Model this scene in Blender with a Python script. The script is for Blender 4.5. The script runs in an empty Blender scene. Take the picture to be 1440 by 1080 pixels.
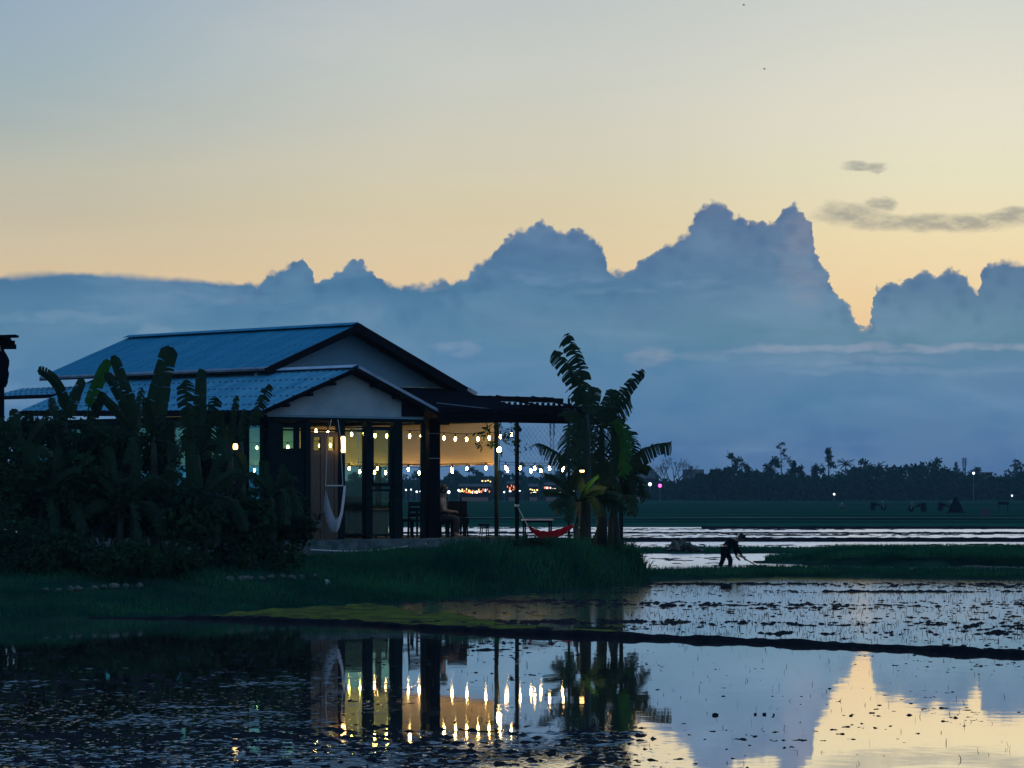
import bpy, bmesh, math, random
import numpy as np
from mathutils import Vector, Matrix

sc = bpy.context.scene
C = sc.collection
R = math.radians
PI = math.pi
F = 4800.0          # focal length in photo pixels (1440 wide)
CAMZ = 2.4          # eye height above the paddy water
HOR = 690.0         # horizon row in the photo

# ------------------------------------------------------------------ camera
cam = bpy.data.cameras.new('camera')
cam.sensor_width = 36.0
cam.lens = 120.0
cam.shift_y = (HOR - 540.0) / 1440.0
cam.clip_start = 0.5
cam.clip_end = 6000
cam_ob = bpy.data.objects.new('camera', cam)
cam_ob.location = (0, 0, CAMZ)
cam_ob.rotation_euler = (R(90), 0, 0)
C.objects.link(cam_ob)
sc.camera = cam_ob

# ------------------------------------------------------------------ colour management
sc.render.engine = 'CYCLES'
sc.view_settings.view_transform = 'Standard'
sc.view_settings.look = 'None'
sc.view_settings.exposure = 0.0
sc.view_settings.gamma = 1.0
sc.view_settings.use_curve_mapping = False
sc.cycles.max_bounces = 8
sc.cycles.transparent_max_bounces = 12
sc.cycles.volume_bounces = 0
sc.cycles.caustics_reflective = False
sc.cycles.caustics_refractive = False
sc.cycles.sample_clamp_indirect = 4.0
try:
    sc.cycles.use_denoising = True
    sc.cycles.use_light_tree = True
except Exception:
    pass

SUN_EL, SUN_AZ = R(2.0), R(6.0)     # the sun is behind the cloud bank, right of centre

def lin(r, g, b, a=1.0):
    def f(c):
        c /= 255.0
        return c / 12.92 if c <= 0.04045 else ((c + 0.055) / 1.055) ** 2.4
    return (f(r), f(g), f(b), a)

# ------------------------------------------------------------------ world: dusk sky with a cloud bank, all in terms of direction
world = bpy.data.worlds.new('World')
sc.world = world
world.use_nodes = True
wt = world.node_tree
wt.nodes.clear()

class NG:
    """tiny helper to write node maths as expressions"""
    def __init__(s, tree): s.t = tree
    def n(s, typ, **kw):
        nd = s.t.nodes.new(typ)
        for k, v in kw.items(): setattr(nd, k, v)
        return nd
    def put(s, sock, v):
        if isinstance(v, bpy.types.NodeSocket): s.t.links.new(v, sock)
        else: sock.default_value = v
    def m(s, op, a, b=0.0, c=0.0, clamp=False):
        nd = s.n('ShaderNodeMath', operation=op, use_clamp=clamp)
        s.put(nd.inputs[0], a); s.put(nd.inputs[1], b); s.put(nd.inputs[2], c)
        return nd.outputs[0]
    def smooth(s, x, lo, hi):
        nd = s.n('ShaderNodeMapRange', interpolation_type='SMOOTHSTEP')
        s.put(nd.inputs['Value'], x); s.put(nd.inputs['From Min'], lo); s.put(nd.inputs['From Max'], hi)
        return nd.outputs[0]
    def vec(s, x, y, z=0.0):
        nd = s.n('ShaderNodeCombineXYZ')
        s.put(nd.inputs[0], x); s.put(nd.inputs[1], y); s.put(nd.inputs[2], z)
        return nd.outputs[0]
    def noise(s, v, scale, detail=4.0, rough=0.55, dist=0.0, color=False):
        nd = s.n('ShaderNodeTexNoise')
        s.put(nd.inputs['Vector'], v); s.put(nd.inputs['Scale'], scale); s.put(nd.inputs['Detail'], detail)
        s.put(nd.inputs['Roughness'], rough); s.put(nd.inputs['Distortion'], dist)
        return nd.outputs['Color'] if color else nd.outputs[0]
    def mix(s, f, a, b, blend='MIX'):
        nd = s.n('ShaderNodeMix', data_type='RGBA', blend_type=blend)
        s.put(nd.inputs[0], f); s.put(nd.inputs[6], a); s.put(nd.inputs[7], b)
        return nd.outputs[2]
    def ramp(s, x, stops, interp='LINEAR'):
        nd = s.n('ShaderNodeValToRGB')
        cr = nd.color_ramp; cr.interpolation = interp
        while len(cr.elements) < len(stops): cr.elements.new(0.5)
        for e, (p, c) in zip(cr.elements, stops): e.position = p
        for e, (p, c) in zip(cr.elements, stops): e.color = c
        s.put(nd.inputs[0], x)
        return nd.outputs[0]

g = NG(wt)
tc = g.n('ShaderNodeTexCoord')
sep = g.n('ShaderNodeSeparateXYZ'); wt.links.new(tc.outputs['Generated'], sep.inputs[0])
dx, dy, dz = sep.outputs
az = g.m('ARCTAN2', dx, dy)
hyp = g.m('SQRT', g.m('ADD', g.m('MULTIPLY', dx, dx), g.m('MULTIPLY', dy, dy)))
el = g.m('ARCTAN2', dz, hyp)
AZ = g.m('MULTIPLY', az, 1 / 0.15)       # frame is about -1 .. 1
EL = g.m('MULTIPLY', el, 1 / 0.15)       # frame is 0 .. 0.95 above the horizon
def ax(px): return math.atan((px - 720) / F) / 0.15
def ey(py): return math.atan((HOR - py) / F) / 0.15
PX = 1 / 720.0

# open sky: three vertical ramps blended over azimuth; the range is 0 .. 3 (26 degrees up)
def skyramp(st): return g.ramp(g.m('DIVIDE', EL, 3.0), [(max(0, ey(y)) / 3.0 if y > -5000 else e_, lin(*c)) for (y, c, e_) in st])
def stops(lst, hi):
    return [(y, c, 0) for (y, c) in lst] + [(-9999, c, e) for (e, c) in hi]
HI = [(0.45, (152, 172, 200)), (0.65, (118, 148, 192)), (1.0, (84, 122, 178))]
left = skyramp(stops([(470, (216, 190, 150)), (388, (219, 195, 156)), (340, (207, 193, 163)), (300, (198, 189, 167)), (240, (190, 190, 174)), (170, (166, 180, 180)), (90, (156, 177, 187)), (0, (150, 172, 191))], HI))
mid = skyramp(stops([(470, (236, 203, 158)), (390, (232, 206, 165)), (300, (221, 207, 171)), (200, (213, 208, 188)), (100, (203, 206, 197)), (0, (193, 199, 198))], HI))
right = skyramp(stops([(470, (248, 206, 152)), (420, (249, 217, 163)), (330, (245, 226, 180)), (250, (236, 229, 196)), (150, (232, 226, 206)), (0, (213, 216, 206))], HI))
lm = g.mix(g.smooth(AZ, -1.15, 0.05), left, mid)
sky = g.mix(g.smooth(AZ, -0.05, 0.95), lm, right)
# far from the afterglow the low sky turns to plain dusk blue
away = g.smooth(g.m('ABSOLUTE', AZ), 1.6, 6.5)
sky = g.mix(away, sky, g.ramp(g.m('DIVIDE', EL, 3.0), [(0.0, lin(120, 140, 175)), (0.35, lin(150, 165, 190)), (1.0, lin(84, 122, 178))]))
# faint veils in the open sky
veil = g.noise(g.vec(g.m('MULTIPLY', AZ, 1.2), g.m('MULTIPLY', EL, 6.0)), 1.3, 3.0, 0.5)
sky = g.mix(g.m('MULTIPLY', g.smooth(veil, 0.45, 0.7), 0.07), sky, lin(232, 222, 205))
# above, the physical sky takes over
nish = g.n('ShaderNodeTexSky', sky_type='NISHITA')
nish.sun_disc = False
nish.sun_elevation = SUN_EL
nish.sun_rotation = SUN_AZ
nish.air_density = 1.4
nish.dust_density = 0.6
nish.ozone_density = 3.0
NISH_STRENGTH = 0.15
nc = g.mix(1.0, nish.outputs[0], (NISH_STRENGTH * 8, NISH_STRENGTH * 8, NISH_STRENGTH * 8, 1), 'MULTIPLY')
sky = g.mix(g.smooth(EL, 1.6, 4.5), sky, nc)

# warped coordinates for the cloud outlines
wc = g.noise(g.vec(AZ, EL), 22.0, 2.5, 0.55, 0.0, True)
wsep = g.n('ShaderNodeSeparateColor'); wt.links.new(wc, wsep.inputs[0])
calmL = g.m('ADD', 0.22, g.m('MULTIPLY', g.smooth(AZ, -0.60, -0.46), 0.78))
fc = g.noise(g.vec(AZ, EL), 80.0, 3.0, 0.6, 0.0, True)
fs = g.n('ShaderNodeSeparateColor'); wt.links.new(fc, fs.inputs[0])
def warp(base, coarse, fine, ka, kf):
    d = g.m('ADD', g.m('MULTIPLY', g.m('SUBTRACT', coarse, 0.5), ka * PX), g.m('MULTIPLY', g.m('SUBTRACT', fine, 0.5), kf * PX))
    return g.m('ADD', base, g.m('MULTIPLY', d, calmL))
WA = warp(AZ, wsep.outputs[0], fs.outputs[0], 22, 11)
WE = warp(EL, wsep.outputs[1], fs.outputs[1], 13, 10)
def lumps(scale):
    nd = g.n('ShaderNodeTexVoronoi', feature='SMOOTH_F1', voronoi_dimensions='2D')
    nd.inputs['Scale'].default_value = scale; nd.inputs['Smoothness'].default_value = 0.35
    g.put(nd.inputs['Vector'], g.vec(g.m('ADD', AZ, g.m('MULTIPLY', fs.outputs[2], 10 * PX)), EL))
    return nd.outputs['Distance']
lump1, lump2 = lumps(24.0), lumps(62.0)
PROF_L = [(-400, 380), (-300, 396), (-180, 384), (-60, 392), (0, 393), (60, 388), (130, 387), (250, 394), (320, 400), (366, 401), (372, 388), (390, 384), (410, 371), (425, 366), (438, 378), (442, 396), (450, 398), (470, 385), (495, 365), (510, 367), (525, 384), (537, 397), (545, 402), (600, 400), (615, 395), (625, 392), (640, 397), (655, 393), (665, 382), (675, 372), (690, 360), (700, 344), (715, 334), (730, 324)]
PROF_R = [(730, 324), (748, 317), (762, 310), (775, 317), (785, 326), (800, 323), (820, 326), (835, 335), (848, 348), (852, 362), (856, 379), (870, 382), (890, 383), (897, 370), (905, 362), (930, 348), (958, 335), (970, 322), (976, 303), (990, 290), (1005, 286), (1020, 290), (1035, 303), (1055, 315), (1075, 311), (1090, 311), (1103, 294), (1115, 286), (1130, 297), (1140, 318), (1146, 340), (1150, 372), (1164, 382), (1168, 408), (1178, 417), (1190, 425), (1200, 445), (1208, 460), (1218, 464), (1224, 456), (1227, 430), (1230, 404), (1245, 404), (1265, 397), (1290, 389), (1300, 383), (1315, 388), (1335, 380), (1355, 390), (1362, 402), (1377, 414), (1381, 388), (1390, 376), (1415, 370), (1440, 374), (1500, 368), (1600, 392), (1700, 372), (1840, 380)]
def prof(pts, lo, hi):
    a0, a1 = ax(lo), ax(hi)
    x = g.m('DIVIDE', g.m('SUBTRACT', WA, a0), a1 - a0, clamp=True)
    nd = g.n('ShaderNodeFloatCurve')
    cv = nd.mapping.curves[0]
    P_ = [((ax(p) - a0) / (a1 - a0), ey(y)) for p, y in pts]
    cv.points[0].location = P_[0]; cv.points[1].location = P_[-1]
    for p in P_[1:-1]: cv.points.new(*p)
    for p in cv.points: p.handle_type = 'VECTOR'
    nd.mapping.update()
    g.put(nd.inputs['Value'], x)
    return nd.outputs[0]
pl = prof(PROF_L, -400, 730)
pr = prof(PROF_R, 730, 1840)
side = g.m('GREATER_THAN', WA, ax(730))
top = g.m('ADD', g.m('MULTIPLY', pl, g.m('SUBTRACT', 1.0, side)), g.m('MULTIPLY', pr, side))
# outside the frame the bank goes on with rolling tops
roll = g.m('MULTIPLY', g.m('SUBTRACT', g.noise(g.vec(AZ, 0.0), 2.2, 4.0, 0.5), 0.5), 0.30)
top = g.m('ADD', top, g.m('MULTIPLY', roll, g.smooth(g.m('ABSOLUTE', AZ), 1.05, 1.7)))
bump_ = g.m('ADD', g.m('MULTIPLY', g.m('SUBTRACT', 0.38, lump1), 6 * PX), g.m('MULTIPLY', g.m('SUBTRACT', 0.38, lump2), 8 * PX))
depth = g.m('ADD', g.m('SUBTRACT', top, WE), g.m('MULTIPLY', bump_, calmL))          # > 0 inside the bank
n0_ = g.noise(g.vec(AZ, EL), 9.0, 2.0, 0.5)
softl = g.m('MULTIPLY', g.m('SUBTRACT', 1.0, g.smooth(AZ, -0.62, -0.46)), 2.5 * PX)
soft = g.m('ADD', softl, g.m('ADD', 2.0 * PX, g.m('MULTIPLY', g.smooth(n0_, 0.42, 0.66), 5.0 * PX)))
bank = g.n('ShaderNodeMapRange', interpolation_type='SMOOTHSTEP')
g.put(bank.inputs['Value'], depth); g.put(bank.inputs['From Min'], g.m('MULTIPLY', soft, -1.0)); g.put(bank.inputs['From Max'], soft)
bank = bank.outputs[0]

# colour inside the bank
cl = g.ramp(EL, [(0.0, lin(66, 106, 150)), (ey(640), lin(70, 112, 158)), (ey(570), lin(82, 124, 166)), (ey(520), lin(86, 130, 168)), (ey(470), lin(83, 129, 161)), (ey(400), lin(76, 121, 155)), (ey(300), lin(82, 114, 152))])
cr_ = g.ramp(EL, [(0.0, lin(74, 108, 152)), (ey(640), lin(80, 114, 160)), (ey(570), lin(84, 126, 165)), (ey(520), lin(92, 132, 164)), (ey(470), lin(98, 136, 156)), (ey(400), lin(94, 126, 156)), (ey(300), lin(100, 122, 152))])
cc = g.mix(g.smooth(AZ, -0.3, 0.9), cl, cr_)
n1 = g.noise(g.vec(g.m('MULTIPLY', AZ, 2.4), g.m('MULTIPLY', EL, 9.0)), 1.0, 6.0, 0.55, 0.6)
cc = g.mix(g.m('MULTIPLY', g.smooth(n1, 0.44, 0.72), 0.34), cc, lin(134, 164, 190))
n2 = g.noise(g.vec(g.m('ADD', AZ, 7.3), g.m('MULTIPLY', EL, 2.2)), 5.0, 6.0, 0.6, 0.3)
cc = g.mix(g.m('MULTIPLY', g.smooth(n2, 0.48, 0.74), 0.30), cc, lin(70, 98, 142))
wc2 = g.noise(g.vec(g.m('MULTIPLY', AZ, 0.6), EL), 12.0, 4.0, 0.6, 0.0, True)
w2 = g.n('ShaderNodeSeparateColor'); wt.links.new(wc2, w2.inputs[0])
VA = g.m('ADD', AZ, g.m('MULTIPLY', g.m('SUBTRACT', w2.outputs[0], 0.5), 110 * PX))
VE = g.m('ADD', EL, g.m('MULTIPLY', g.m('SUBTRACT', w2.outputs[1], 0.5), 36 * PX))
ragged = g.m('ADD', 0.25, g.m('MULTIPLY', g.smooth(g.noise(g.vec(g.m('MULTIPLY', AZ, 0.5), g.m('MULTIPLY', EL, 1.3)), 26.0, 5.0, 0.65), 0.36, 0.60), 0.75))
def puff(px, py, rx, ry, lo=0.0, hi=1.0):
    a = g.m('DIVIDE', g.m('SUBTRACT', VA, ax(px)), rx * PX)
    e = g.m('DIVIDE', g.m('SUBTRACT', VE, ey(py)), ry * PX)
    d = g.m('ADD', g.m('MULTIPLY', a, a), g.m('MULTIPLY', e, e))
    return g.m('MULTIPLY', g.m('SUBTRACT', 1.0, g.smooth(d, lo, hi)), ragged)
for (px, py, rx, ry, k, col) in [
        (1270, 492, 330, 8, 0.55, (168, 172, 188)), (1190, 508, 160, 9, 0.30, (150, 164, 186)), (1300, 522, 280, 7, 0.32, (146, 164, 190)),
        (215, 464, 34, 16, 0.40, (140, 164, 184)), (640, 487, 40, 12, 0.50, (140, 160, 188)), (915, 502, 26, 18, 0.75, (142, 154, 172)), (975, 500, 60, 10, 0.4, (134, 160, 180)),
        (780, 392, 105, 9, 0.30, (128, 158, 184)), (860, 408, 90, 6, 0.25, (132, 160, 184)), (1130, 355, 40, 110, 0.42, (146, 148, 164)), (985, 399, 60, 8, 0.4, (122, 152, 180)),
        (90, 448, 140, 10, 0.28, (138, 168, 192)), (250, 420, 150, 8, 0.22, (132, 160, 186)), (570, 500, 40, 40, 0.25, (122, 158, 186)), (590, 403, 50, 5, 0.45, (150, 158, 168))]:
    cc = g.mix(g.m('MULTIPLY', puff(px, py, rx, ry), k), cc, lin(*col))
bil = g.m('MULTIPLY', g.smooth(lump1, 0.45, 0.05), g.m('SUBTRACT', 1.0, g.smooth(depth, 10 * PX, 120 * PX)))
bil = g.m('MULTIPLY', bil, calmL)
cc = g.mix(g.m('MULTIPLY', bil, 0.30), cc, lin(64, 98, 140))
dk = g.m('MULTIPLY', g.smooth(n2, 0.36, 0.62), g.smooth(depth, 0.0, 60 * PX))
cc = g.mix(g.m('MULTIPLY', dk, 0.22), cc, lin(124, 158, 184))
# a thin bright seam where the back light grazes the cumulus tops
seam = g.m('MULTIPLY', g.m('SUBTRACT', 1.0, g.smooth(depth, 0.0, 7 * PX)), g.smooth(AZ, -0.5, 0.2))
cc = g.mix(g.m('MULTIPLY', seam, 0.34), cc, lin(176, 168, 162))
full = g.mix(bank, sky, cc)
# thin dark strands in front of the glow, upper right
strand = None
ragged = g.m('ADD', 0.55, g.m('MULTIPLY', g.smooth(g.noise(g.vec(g.m('MULTIPLY', AZ, 0.6), g.m('MULTIPLY', EL, 1.4)), 40.0, 5.0, 0.65), 0.34, 0.60), 0.45))
for (px, py, rx, ry) in [(1330, 315, 200, 17), (1190, 306, 70, 20), (1216, 237, 40, 9), (1238, 288, 34, 11), (1440, 310, 120, 15)]:
    p_ = puff(px, py, rx, ry)
    strand = p_ if strand is None else g.m('MAXIMUM', strand, p_)
full = g.mix(g.m('MULTIPLY', strand, 0.72), full, lin(140, 142, 138))
# below the horizon: dim earth colour
full = g.mix(g.smooth(EL, -0.02, -0.25), full, lin(30, 45, 50))
bg = g.n('ShaderNodeBackground'); wt.links.new(full, bg.inputs[0]); bg.inputs[1].default_value = 1.0
wo = g.n('ShaderNodeOutputWorld'); wt.links.new(bg.outputs[0], wo.inputs[0])

# ------------------------------------------------------------------ the sun: low behind the clouds, so nearly nothing of it arrives
sl = bpy.data.lights.new('sun', 'SUN')
sl.energy = 0.03
sl.angle = R(60)
sl.color = (1.0, 0.85, 0.65)
so = bpy.data.objects.new('sun', sl)
so.rotation_euler = (R(90) - SUN_EL, 0, -SUN_AZ + PI)
so.rotation_euler = Vector((math.sin(SUN_AZ) * math.cos(SUN_EL), math.cos(SUN_AZ) * math.cos(SUN_EL), math.sin(SUN_EL))).to_track_quat('Z', 'Y').to_euler()
so.location = (60, 500, 60)
C.objects.link(so)

# =================================================================== helpers
def W(px, py, Y):
    """a point of the place, measured off the photo at a distance Y"""
    return Vector(((px - 720) * Y / F, Y, CAMZ + (HOR - py) * Y / F))
def gY(py, z=0.0): return (CAMZ - z) * F / (py - HOR)     # distance of a spot on level z seen at row py

class MB:
    """collects shapes, then links them as one mesh object"""
    def __init__(s): s.v, s.f = [], []
    def add(s, vs, fs):
        b = len(s.v)
        s.v += [tuple(p) for p in vs]
        s.f += [tuple(i + b for i in q) for q in fs]
        return s
    def box(s, c, d, M=None):
        x, y, z = d[0] / 2, d[1] / 2, d[2] / 2
        vs = [Vector((sx * x, sy * y, sz * z)) for sz in (-1, 1) for sy in (-1, 1) for sx in (-1, 1)]
        if M is not None: vs = [M @ p for p in vs]
        vs = [p + Vector(c) for p in vs]
        return s.add(vs, [(0, 2, 3, 1), (4, 5, 7, 6), (0, 1, 5, 4), (2, 6, 7, 3), (0, 4, 6, 2), (1, 3, 7, 5)])
    def bb(s, lo, hi):
        return s.box([(a + b) / 2 for a, b in zip(lo, hi)], [abs(b - a) for a, b in zip(lo, hi)])
    def beam(s, a, b, w, h, up=(0, 0, 1)):
        a, b = Vector(a), Vector(b); d = b - a
        t = d.normalized(); sd = t.cross(Vector(up))
        if sd.length < 1e-4: sd = t.cross(Vector((0, 1, 0)))
        sd.normalize(); n = sd.cross(t)
        M = Matrix((t, sd, n)).transposed()
        return s.box((a + b) / 2, (d.length, w, h), M)
    def tube(s, pts, r, n=6, caps=True):
        pts = [Vector(p) for p in pts]
        rs = r if isinstance(r, (list, tuple)) else [r] * len(pts)
        vs, fs = [], []
        for i, p in enumerate(pts):
            t = (pts[min(i + 1, len(pts) - 1)] - pts[max(i - 1, 0)])
            if t.length < 1e-9: t = Vector((0, 0, 1))
            t.normalize()
            a = t.cross(Vector((0, 0, 1)))
            if a.length < 0.05: a = t.cross(Vector((1, 0, 0)))
            a.normalize(); b = t.cross(a)
            for k in range(n):
                q = 2 * PI * k / n
                vs.append(p + (a * math.cos(q) + b * math.sin(q)) * rs[i])
        for i in range(len(pts) - 1):
            for k in range(n):
                k2 = (k + 1) % n
                fs.append((i * n + k, i * n + k2, (i + 1) * n + k2, (i + 1) * n + k))
        if caps:
            fs.append(tuple(range(n))[::-1]); fs.append(tuple((len(pts) - 1) * n + k for k in range(n)))
        return s.add(vs, fs)
    def lathe(s, prof_, n=10, c=(0, 0, 0)):
        vs, fs = [], []
        for r_, z_ in prof_:
            for k in range(n):
                q = 2 * PI * k / n
                vs.append((c[0] + r_ * math.cos(q), c[1] + r_ * math.sin(q), c[2] + z_))
        for i in range(len(prof_) - 1):
            for k in range(n):
                k2 = (k + 1) % n
                fs.append((i * n + k, i * n + k2, (i + 1) * n + k2, (i + 1) * n + k))
        fs.append(tuple(range(n))[::-1]); fs.append(tuple((len(prof_) - 1) * n + k for k in range(n)))
        return s.add(vs, fs)
    def ball(s, c, r, n=8, m=5, sz=1.0):
        return s.lathe([(r * math.sin(PI * i / m) if 0 < i < m else r * 0.02, -r * sz * math.cos(PI * i / m)) for i in range(m + 1)], n, c)
    def quad(s, a, b, c, d): return s.add([a, b, c, d], [(0, 1, 2, 3)])
    def build(s, name, mat, parent=None, loc=None, smooth=False, kind=None, label=None, off=None):
        me = bpy.data.meshes.new(name)
        vs = s.v
        if off is not None: vs = [(x - off[0], y - off[1], z - off[2]) for x, y, z in vs]
        me.from_pydata(vs, [], s.f)
        if mat: me.materials.append(mat)
        if smooth: me.polygons.foreach_set('use_smooth', [True] * len(me.polygons))
        o = bpy.data.objects.new(name, me); C.objects.link(o)
        if parent: o.parent = parent
        if loc is not None: o.location = loc
        if kind: o['kind'] = kind
        if label: o['label'] = label
        return o

def np_mesh(name, V, Fq, mat, parent=None, kind=None, smooth=False, loc=None):
    """numpy vertices + equal-sized faces"""
    me = bpy.data.meshes.new(name)
    nv, nf, k = len(V), len(Fq), Fq.shape[1]
    me.vertices.add(nv); me.vertices.foreach_set('co', np.ascontiguousarray(V, dtype=np.float32).ravel())
    me.loops.add(nf * k); me.loops.foreach_set('vertex_index', np.ascontiguousarray(Fq, dtype=np.int32).ravel())
    me.polygons.add(nf)
    me.polygons.foreach_set('loop_start', np.arange(0, nf * k, k, dtype=np.int32))
    me.polygons.foreach_set('loop_total', np.full(nf, k, dtype=np.int32))
    if smooth: me.polygons.foreach_set('use_smooth', np.ones(nf, dtype=bool))
    me.update(calc_edges=True)
    if mat: me.materials.append(mat)
    o = bpy.data.objects.new(name, me); C.objects.link(o)
    if parent: o.parent = parent
    if loc is not None: o.location = loc
    if kind: o['kind'] = kind
    return o

def tag(o, label, cat, group=None):
    o['label'] = label; o['category'] = cat
    if group: o['group'] = group
    return o
def thing(name, label, cat, loc=(0, 0, 0), rotz=0.0, group=None):
    o = bpy.data.objects.new(name, None); C.objects.link(o)
    o.empty_display_size = 0.3
    o.location = loc; o.rotation_euler = (0, 0, rotz)
    return tag(o, label, cat, group)
def copy_tree(o, parent=None):
    c = o.copy(); C.objects.link(c)
    if parent: c.parent = parent
    for ch in [x for x in o.children]: copy_tree(ch, c)
    return c

# ---- value noise in numpy
def _hash(ix, iy, seed):
    n = (ix.astype(np.int64) * 374761393 + iy.astype(np.int64) * 668265263 + seed * 1274126177) & 0x7fffffff
    n = ((n ^ (n >> 13)) * 1274126177) & 0x7fffffff
    n = n ^ (n >> 16)
    return (n & 0xffff) / 65535.0
def vnoise(x, y, seed=0):
    x, y = np.asarray(x, float), np.asarray(y, float)
    ix, iy = np.floor(x), np.floor(y)
    fx, fy = x - ix, y - iy
    fx = fx * fx * (3 - 2 * fx); fy = fy * fy * (3 - 2 * fy)
    a, b = _hash(ix, iy, seed), _hash(ix + 1, iy, seed)
    c, d = _hash(ix, iy + 1, seed), _hash(ix + 1, iy + 1, seed)
    return (a * (1 - fx) + b * fx) * (1 - fy) + (c * (1 - fx) + d * fx) * fy
def fbm(x, y, seed=0, o=4, gain=0.5):
    s, a, t = 0.0, 1.0, 0.0
    for i in range(o):
        s = s + a * vnoise(np.asarray(x) * 2 ** i + 17.3 * i, np.asarray(y) * 2 ** i - 9.1 * i, seed + i)
        t += a; a *= gain
    return s / t
def sm(x, lo=0.0, hi=1.0):
    t = np.clip((np.asarray(x, float) - lo) / (hi - lo), 0, 1)
    return t * t * (3 - 2 * t)
def grid(name, xs, ys, hfun, mat, kind='structure', smooth=True, cull=None):
    X, Y = np.meshgrid(xs, ys)
    Z = hfun(X, Y)
    V = np.stack([X, Y, Z], -1).reshape(-1, 3)
    nx, ny = len(xs), len(ys)
    i = np.arange(nx * ny).reshape(ny, nx)
    Q = np.stack([i[:-1, :-1], i[:-1, 1:], i[1:, 1:], i[1:, :-1]], -1).reshape(-1, 4)
    if cull is not None:
        keep = (V[Q][:, :, 2].max(1) > cull)
        Q = Q[keep]
        used = np.unique(Q); mp = np.full(len(V), -1); mp[used] = np.arange(len(used))
        V, Q = V[used], mp[Q]
    return np_mesh(name, V, Q, mat, kind=kind, smooth=smooth)

# =================================================================== materials
def mat(name, base, rough=0.7, var=None, scale=6.0, metal=0.0, emit=None, es=0.0, bump=0.0, spec=0.5, trans=0.0, stretch=None, detail=4.0):
    m = bpy.data.materials.new(name); m.use_nodes = True
    t = m.node_tree; b = t.nodes['Principled BSDF']
    b.inputs['Base Color'].default_value = (*base[:3], 1)
    b.inputs['Roughness'].default_value = rough
    b.inputs['Metallic'].default_value = metal
    b.inputs['Specular IOR Level'].default_value = spec
    n = NG(t)
    if var is not None or bump:
        co = n.n('ShaderNodeTexCoord').outputs['Object']
        if stretch:
            mp = n.n('ShaderNodeMapping'); t.links.new(co, mp.inputs[0]); mp.inputs['Scale'].default_value = stretch; co = mp.outputs[0]
        nz = n.noise(co, scale, detail, 0.6)
        if var is not None:
            t.links.new(n.mix(n.smooth(nz, 0.32, 0.68), (*base[:3], 1), (*var[:3], 1)), b.inputs['Base Color'])
        if bump:
            bp = n.n('ShaderNodeBump'); bp.inputs['Strength'].default_value = bump; bp.inputs['Distance'].default_value = 0.03
            t.links.new(nz, bp.inputs['Height']); t.links.new(bp.outputs[0], b.inputs['Normal'])
    if emit:
        b.inputs['Emission Color'].default_value = (*emit[:3], 1); b.inputs['Emission Strength'].default_value = es
    if trans:
        out = [x for x in t.nodes if x.type == 'OUTPUT_MATERIAL'][0]
        tr = n.n('ShaderNodeBsdfTranslucent')
        src = b.inputs['Base Color'].links[0].from_socket if b.inputs['Base Color'].links else None
        if src: t.links.new(src, tr.inputs[0])
        else: tr.inputs[0].default_value = (*base[:3], 1)
        mx = n.n('ShaderNodeMixShader'); mx.inputs[0].default_value = trans
        t.links.new(b.outputs[0], mx.inputs[1]); t.links.new(tr.outputs[0], mx.inputs[2]); t.links.new(mx.outputs[0], out.inputs[0])
    return m

M = {}
M['mud'] = mat('wet_mud', (0.010, 0.012, 0.016), 1.0, (0.020, 0.021, 0.024), 5, bump=0.4, spec=0.0)
M['bund_mud'] = mat('bund_mud', (0.006, 0.008, 0.013), 1.0, (0.014, 0.015, 0.018), 3, bump=0.6, spec=0.0)
M['bank_soil'] = mat('bank_soil', (0.003, 0.024, 0.020), 1.0, (0.012, 0.040, 0.024), 0.8, bump=0.5, spec=0.0)
M['field'] = mat('far_field', (0.001, 0.022, 0.018), 1.0, (0.012, 0.066, 0.042), 0.06, spec=0.0, stretch=(0.12, 1.8, 1), detail=8)
M['path'] = mat('pale_path', (0.10, 0.12, 0.11), 1.0, (0.06, 0.08, 0.07), 0.3, spec=0.0)
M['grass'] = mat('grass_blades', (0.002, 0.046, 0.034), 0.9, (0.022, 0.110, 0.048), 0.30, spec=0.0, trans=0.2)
M['drygrass'] = mat('stubble', (0.020, 0.024, 0.020), 0.8, (0.040, 0.042, 0.028), 0.8, spec=0.2)
M['algae'] = mat('algae', (0.10, 0.115, 0.022), 1.0, (0.040, 0.045, 0.022), 2.2, spec=0.0, stretch=(0.7, 0.5, 1), bump=0.3, detail=8)
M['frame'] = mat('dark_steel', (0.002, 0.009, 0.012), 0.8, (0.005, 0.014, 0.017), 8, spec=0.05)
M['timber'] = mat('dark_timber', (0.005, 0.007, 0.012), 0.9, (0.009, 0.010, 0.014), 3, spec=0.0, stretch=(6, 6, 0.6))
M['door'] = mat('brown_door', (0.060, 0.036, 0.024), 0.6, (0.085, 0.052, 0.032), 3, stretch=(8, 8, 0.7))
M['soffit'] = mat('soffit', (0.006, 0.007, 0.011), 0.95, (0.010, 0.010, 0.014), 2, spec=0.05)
M['roof'] = mat('blue_roof', (0.005, 0.145, 0.245), 0.8, (0.020, 0.185, 0.295), 1.1, metal=0.0, spec=0.05, stretch=(0.35, 2.2, 1), detail=7)
M['roof2'] = mat('pale_blue_roof', (0.022, 0.175, 0.275), 0.8, (0.060, 0.25, 0.36), 1.2, spec=0.08, stretch=(0.35, 2.2, 1), detail=7)
M['trim'] = mat('pale_trim', (0.30, 0.38, 0.46), 0.7, (0.20, 0.28, 0.36), 3, spec=0.1)
M['screw'] = mat('screw_washer', (0.02, 0.04, 0.07), 0.6)
M['gable'] = mat('gable_board', (0.17, 0.30, 0.36), 0.9, (0.14, 0.26, 0.32), 0.7, spec=0.05)
M['gable_front'] = mat('porch_gable_board', (0.33, 0.42, 0.44), 0.9, (0.24, 0.33, 0.36), 1.2, spec=0.05)
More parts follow.
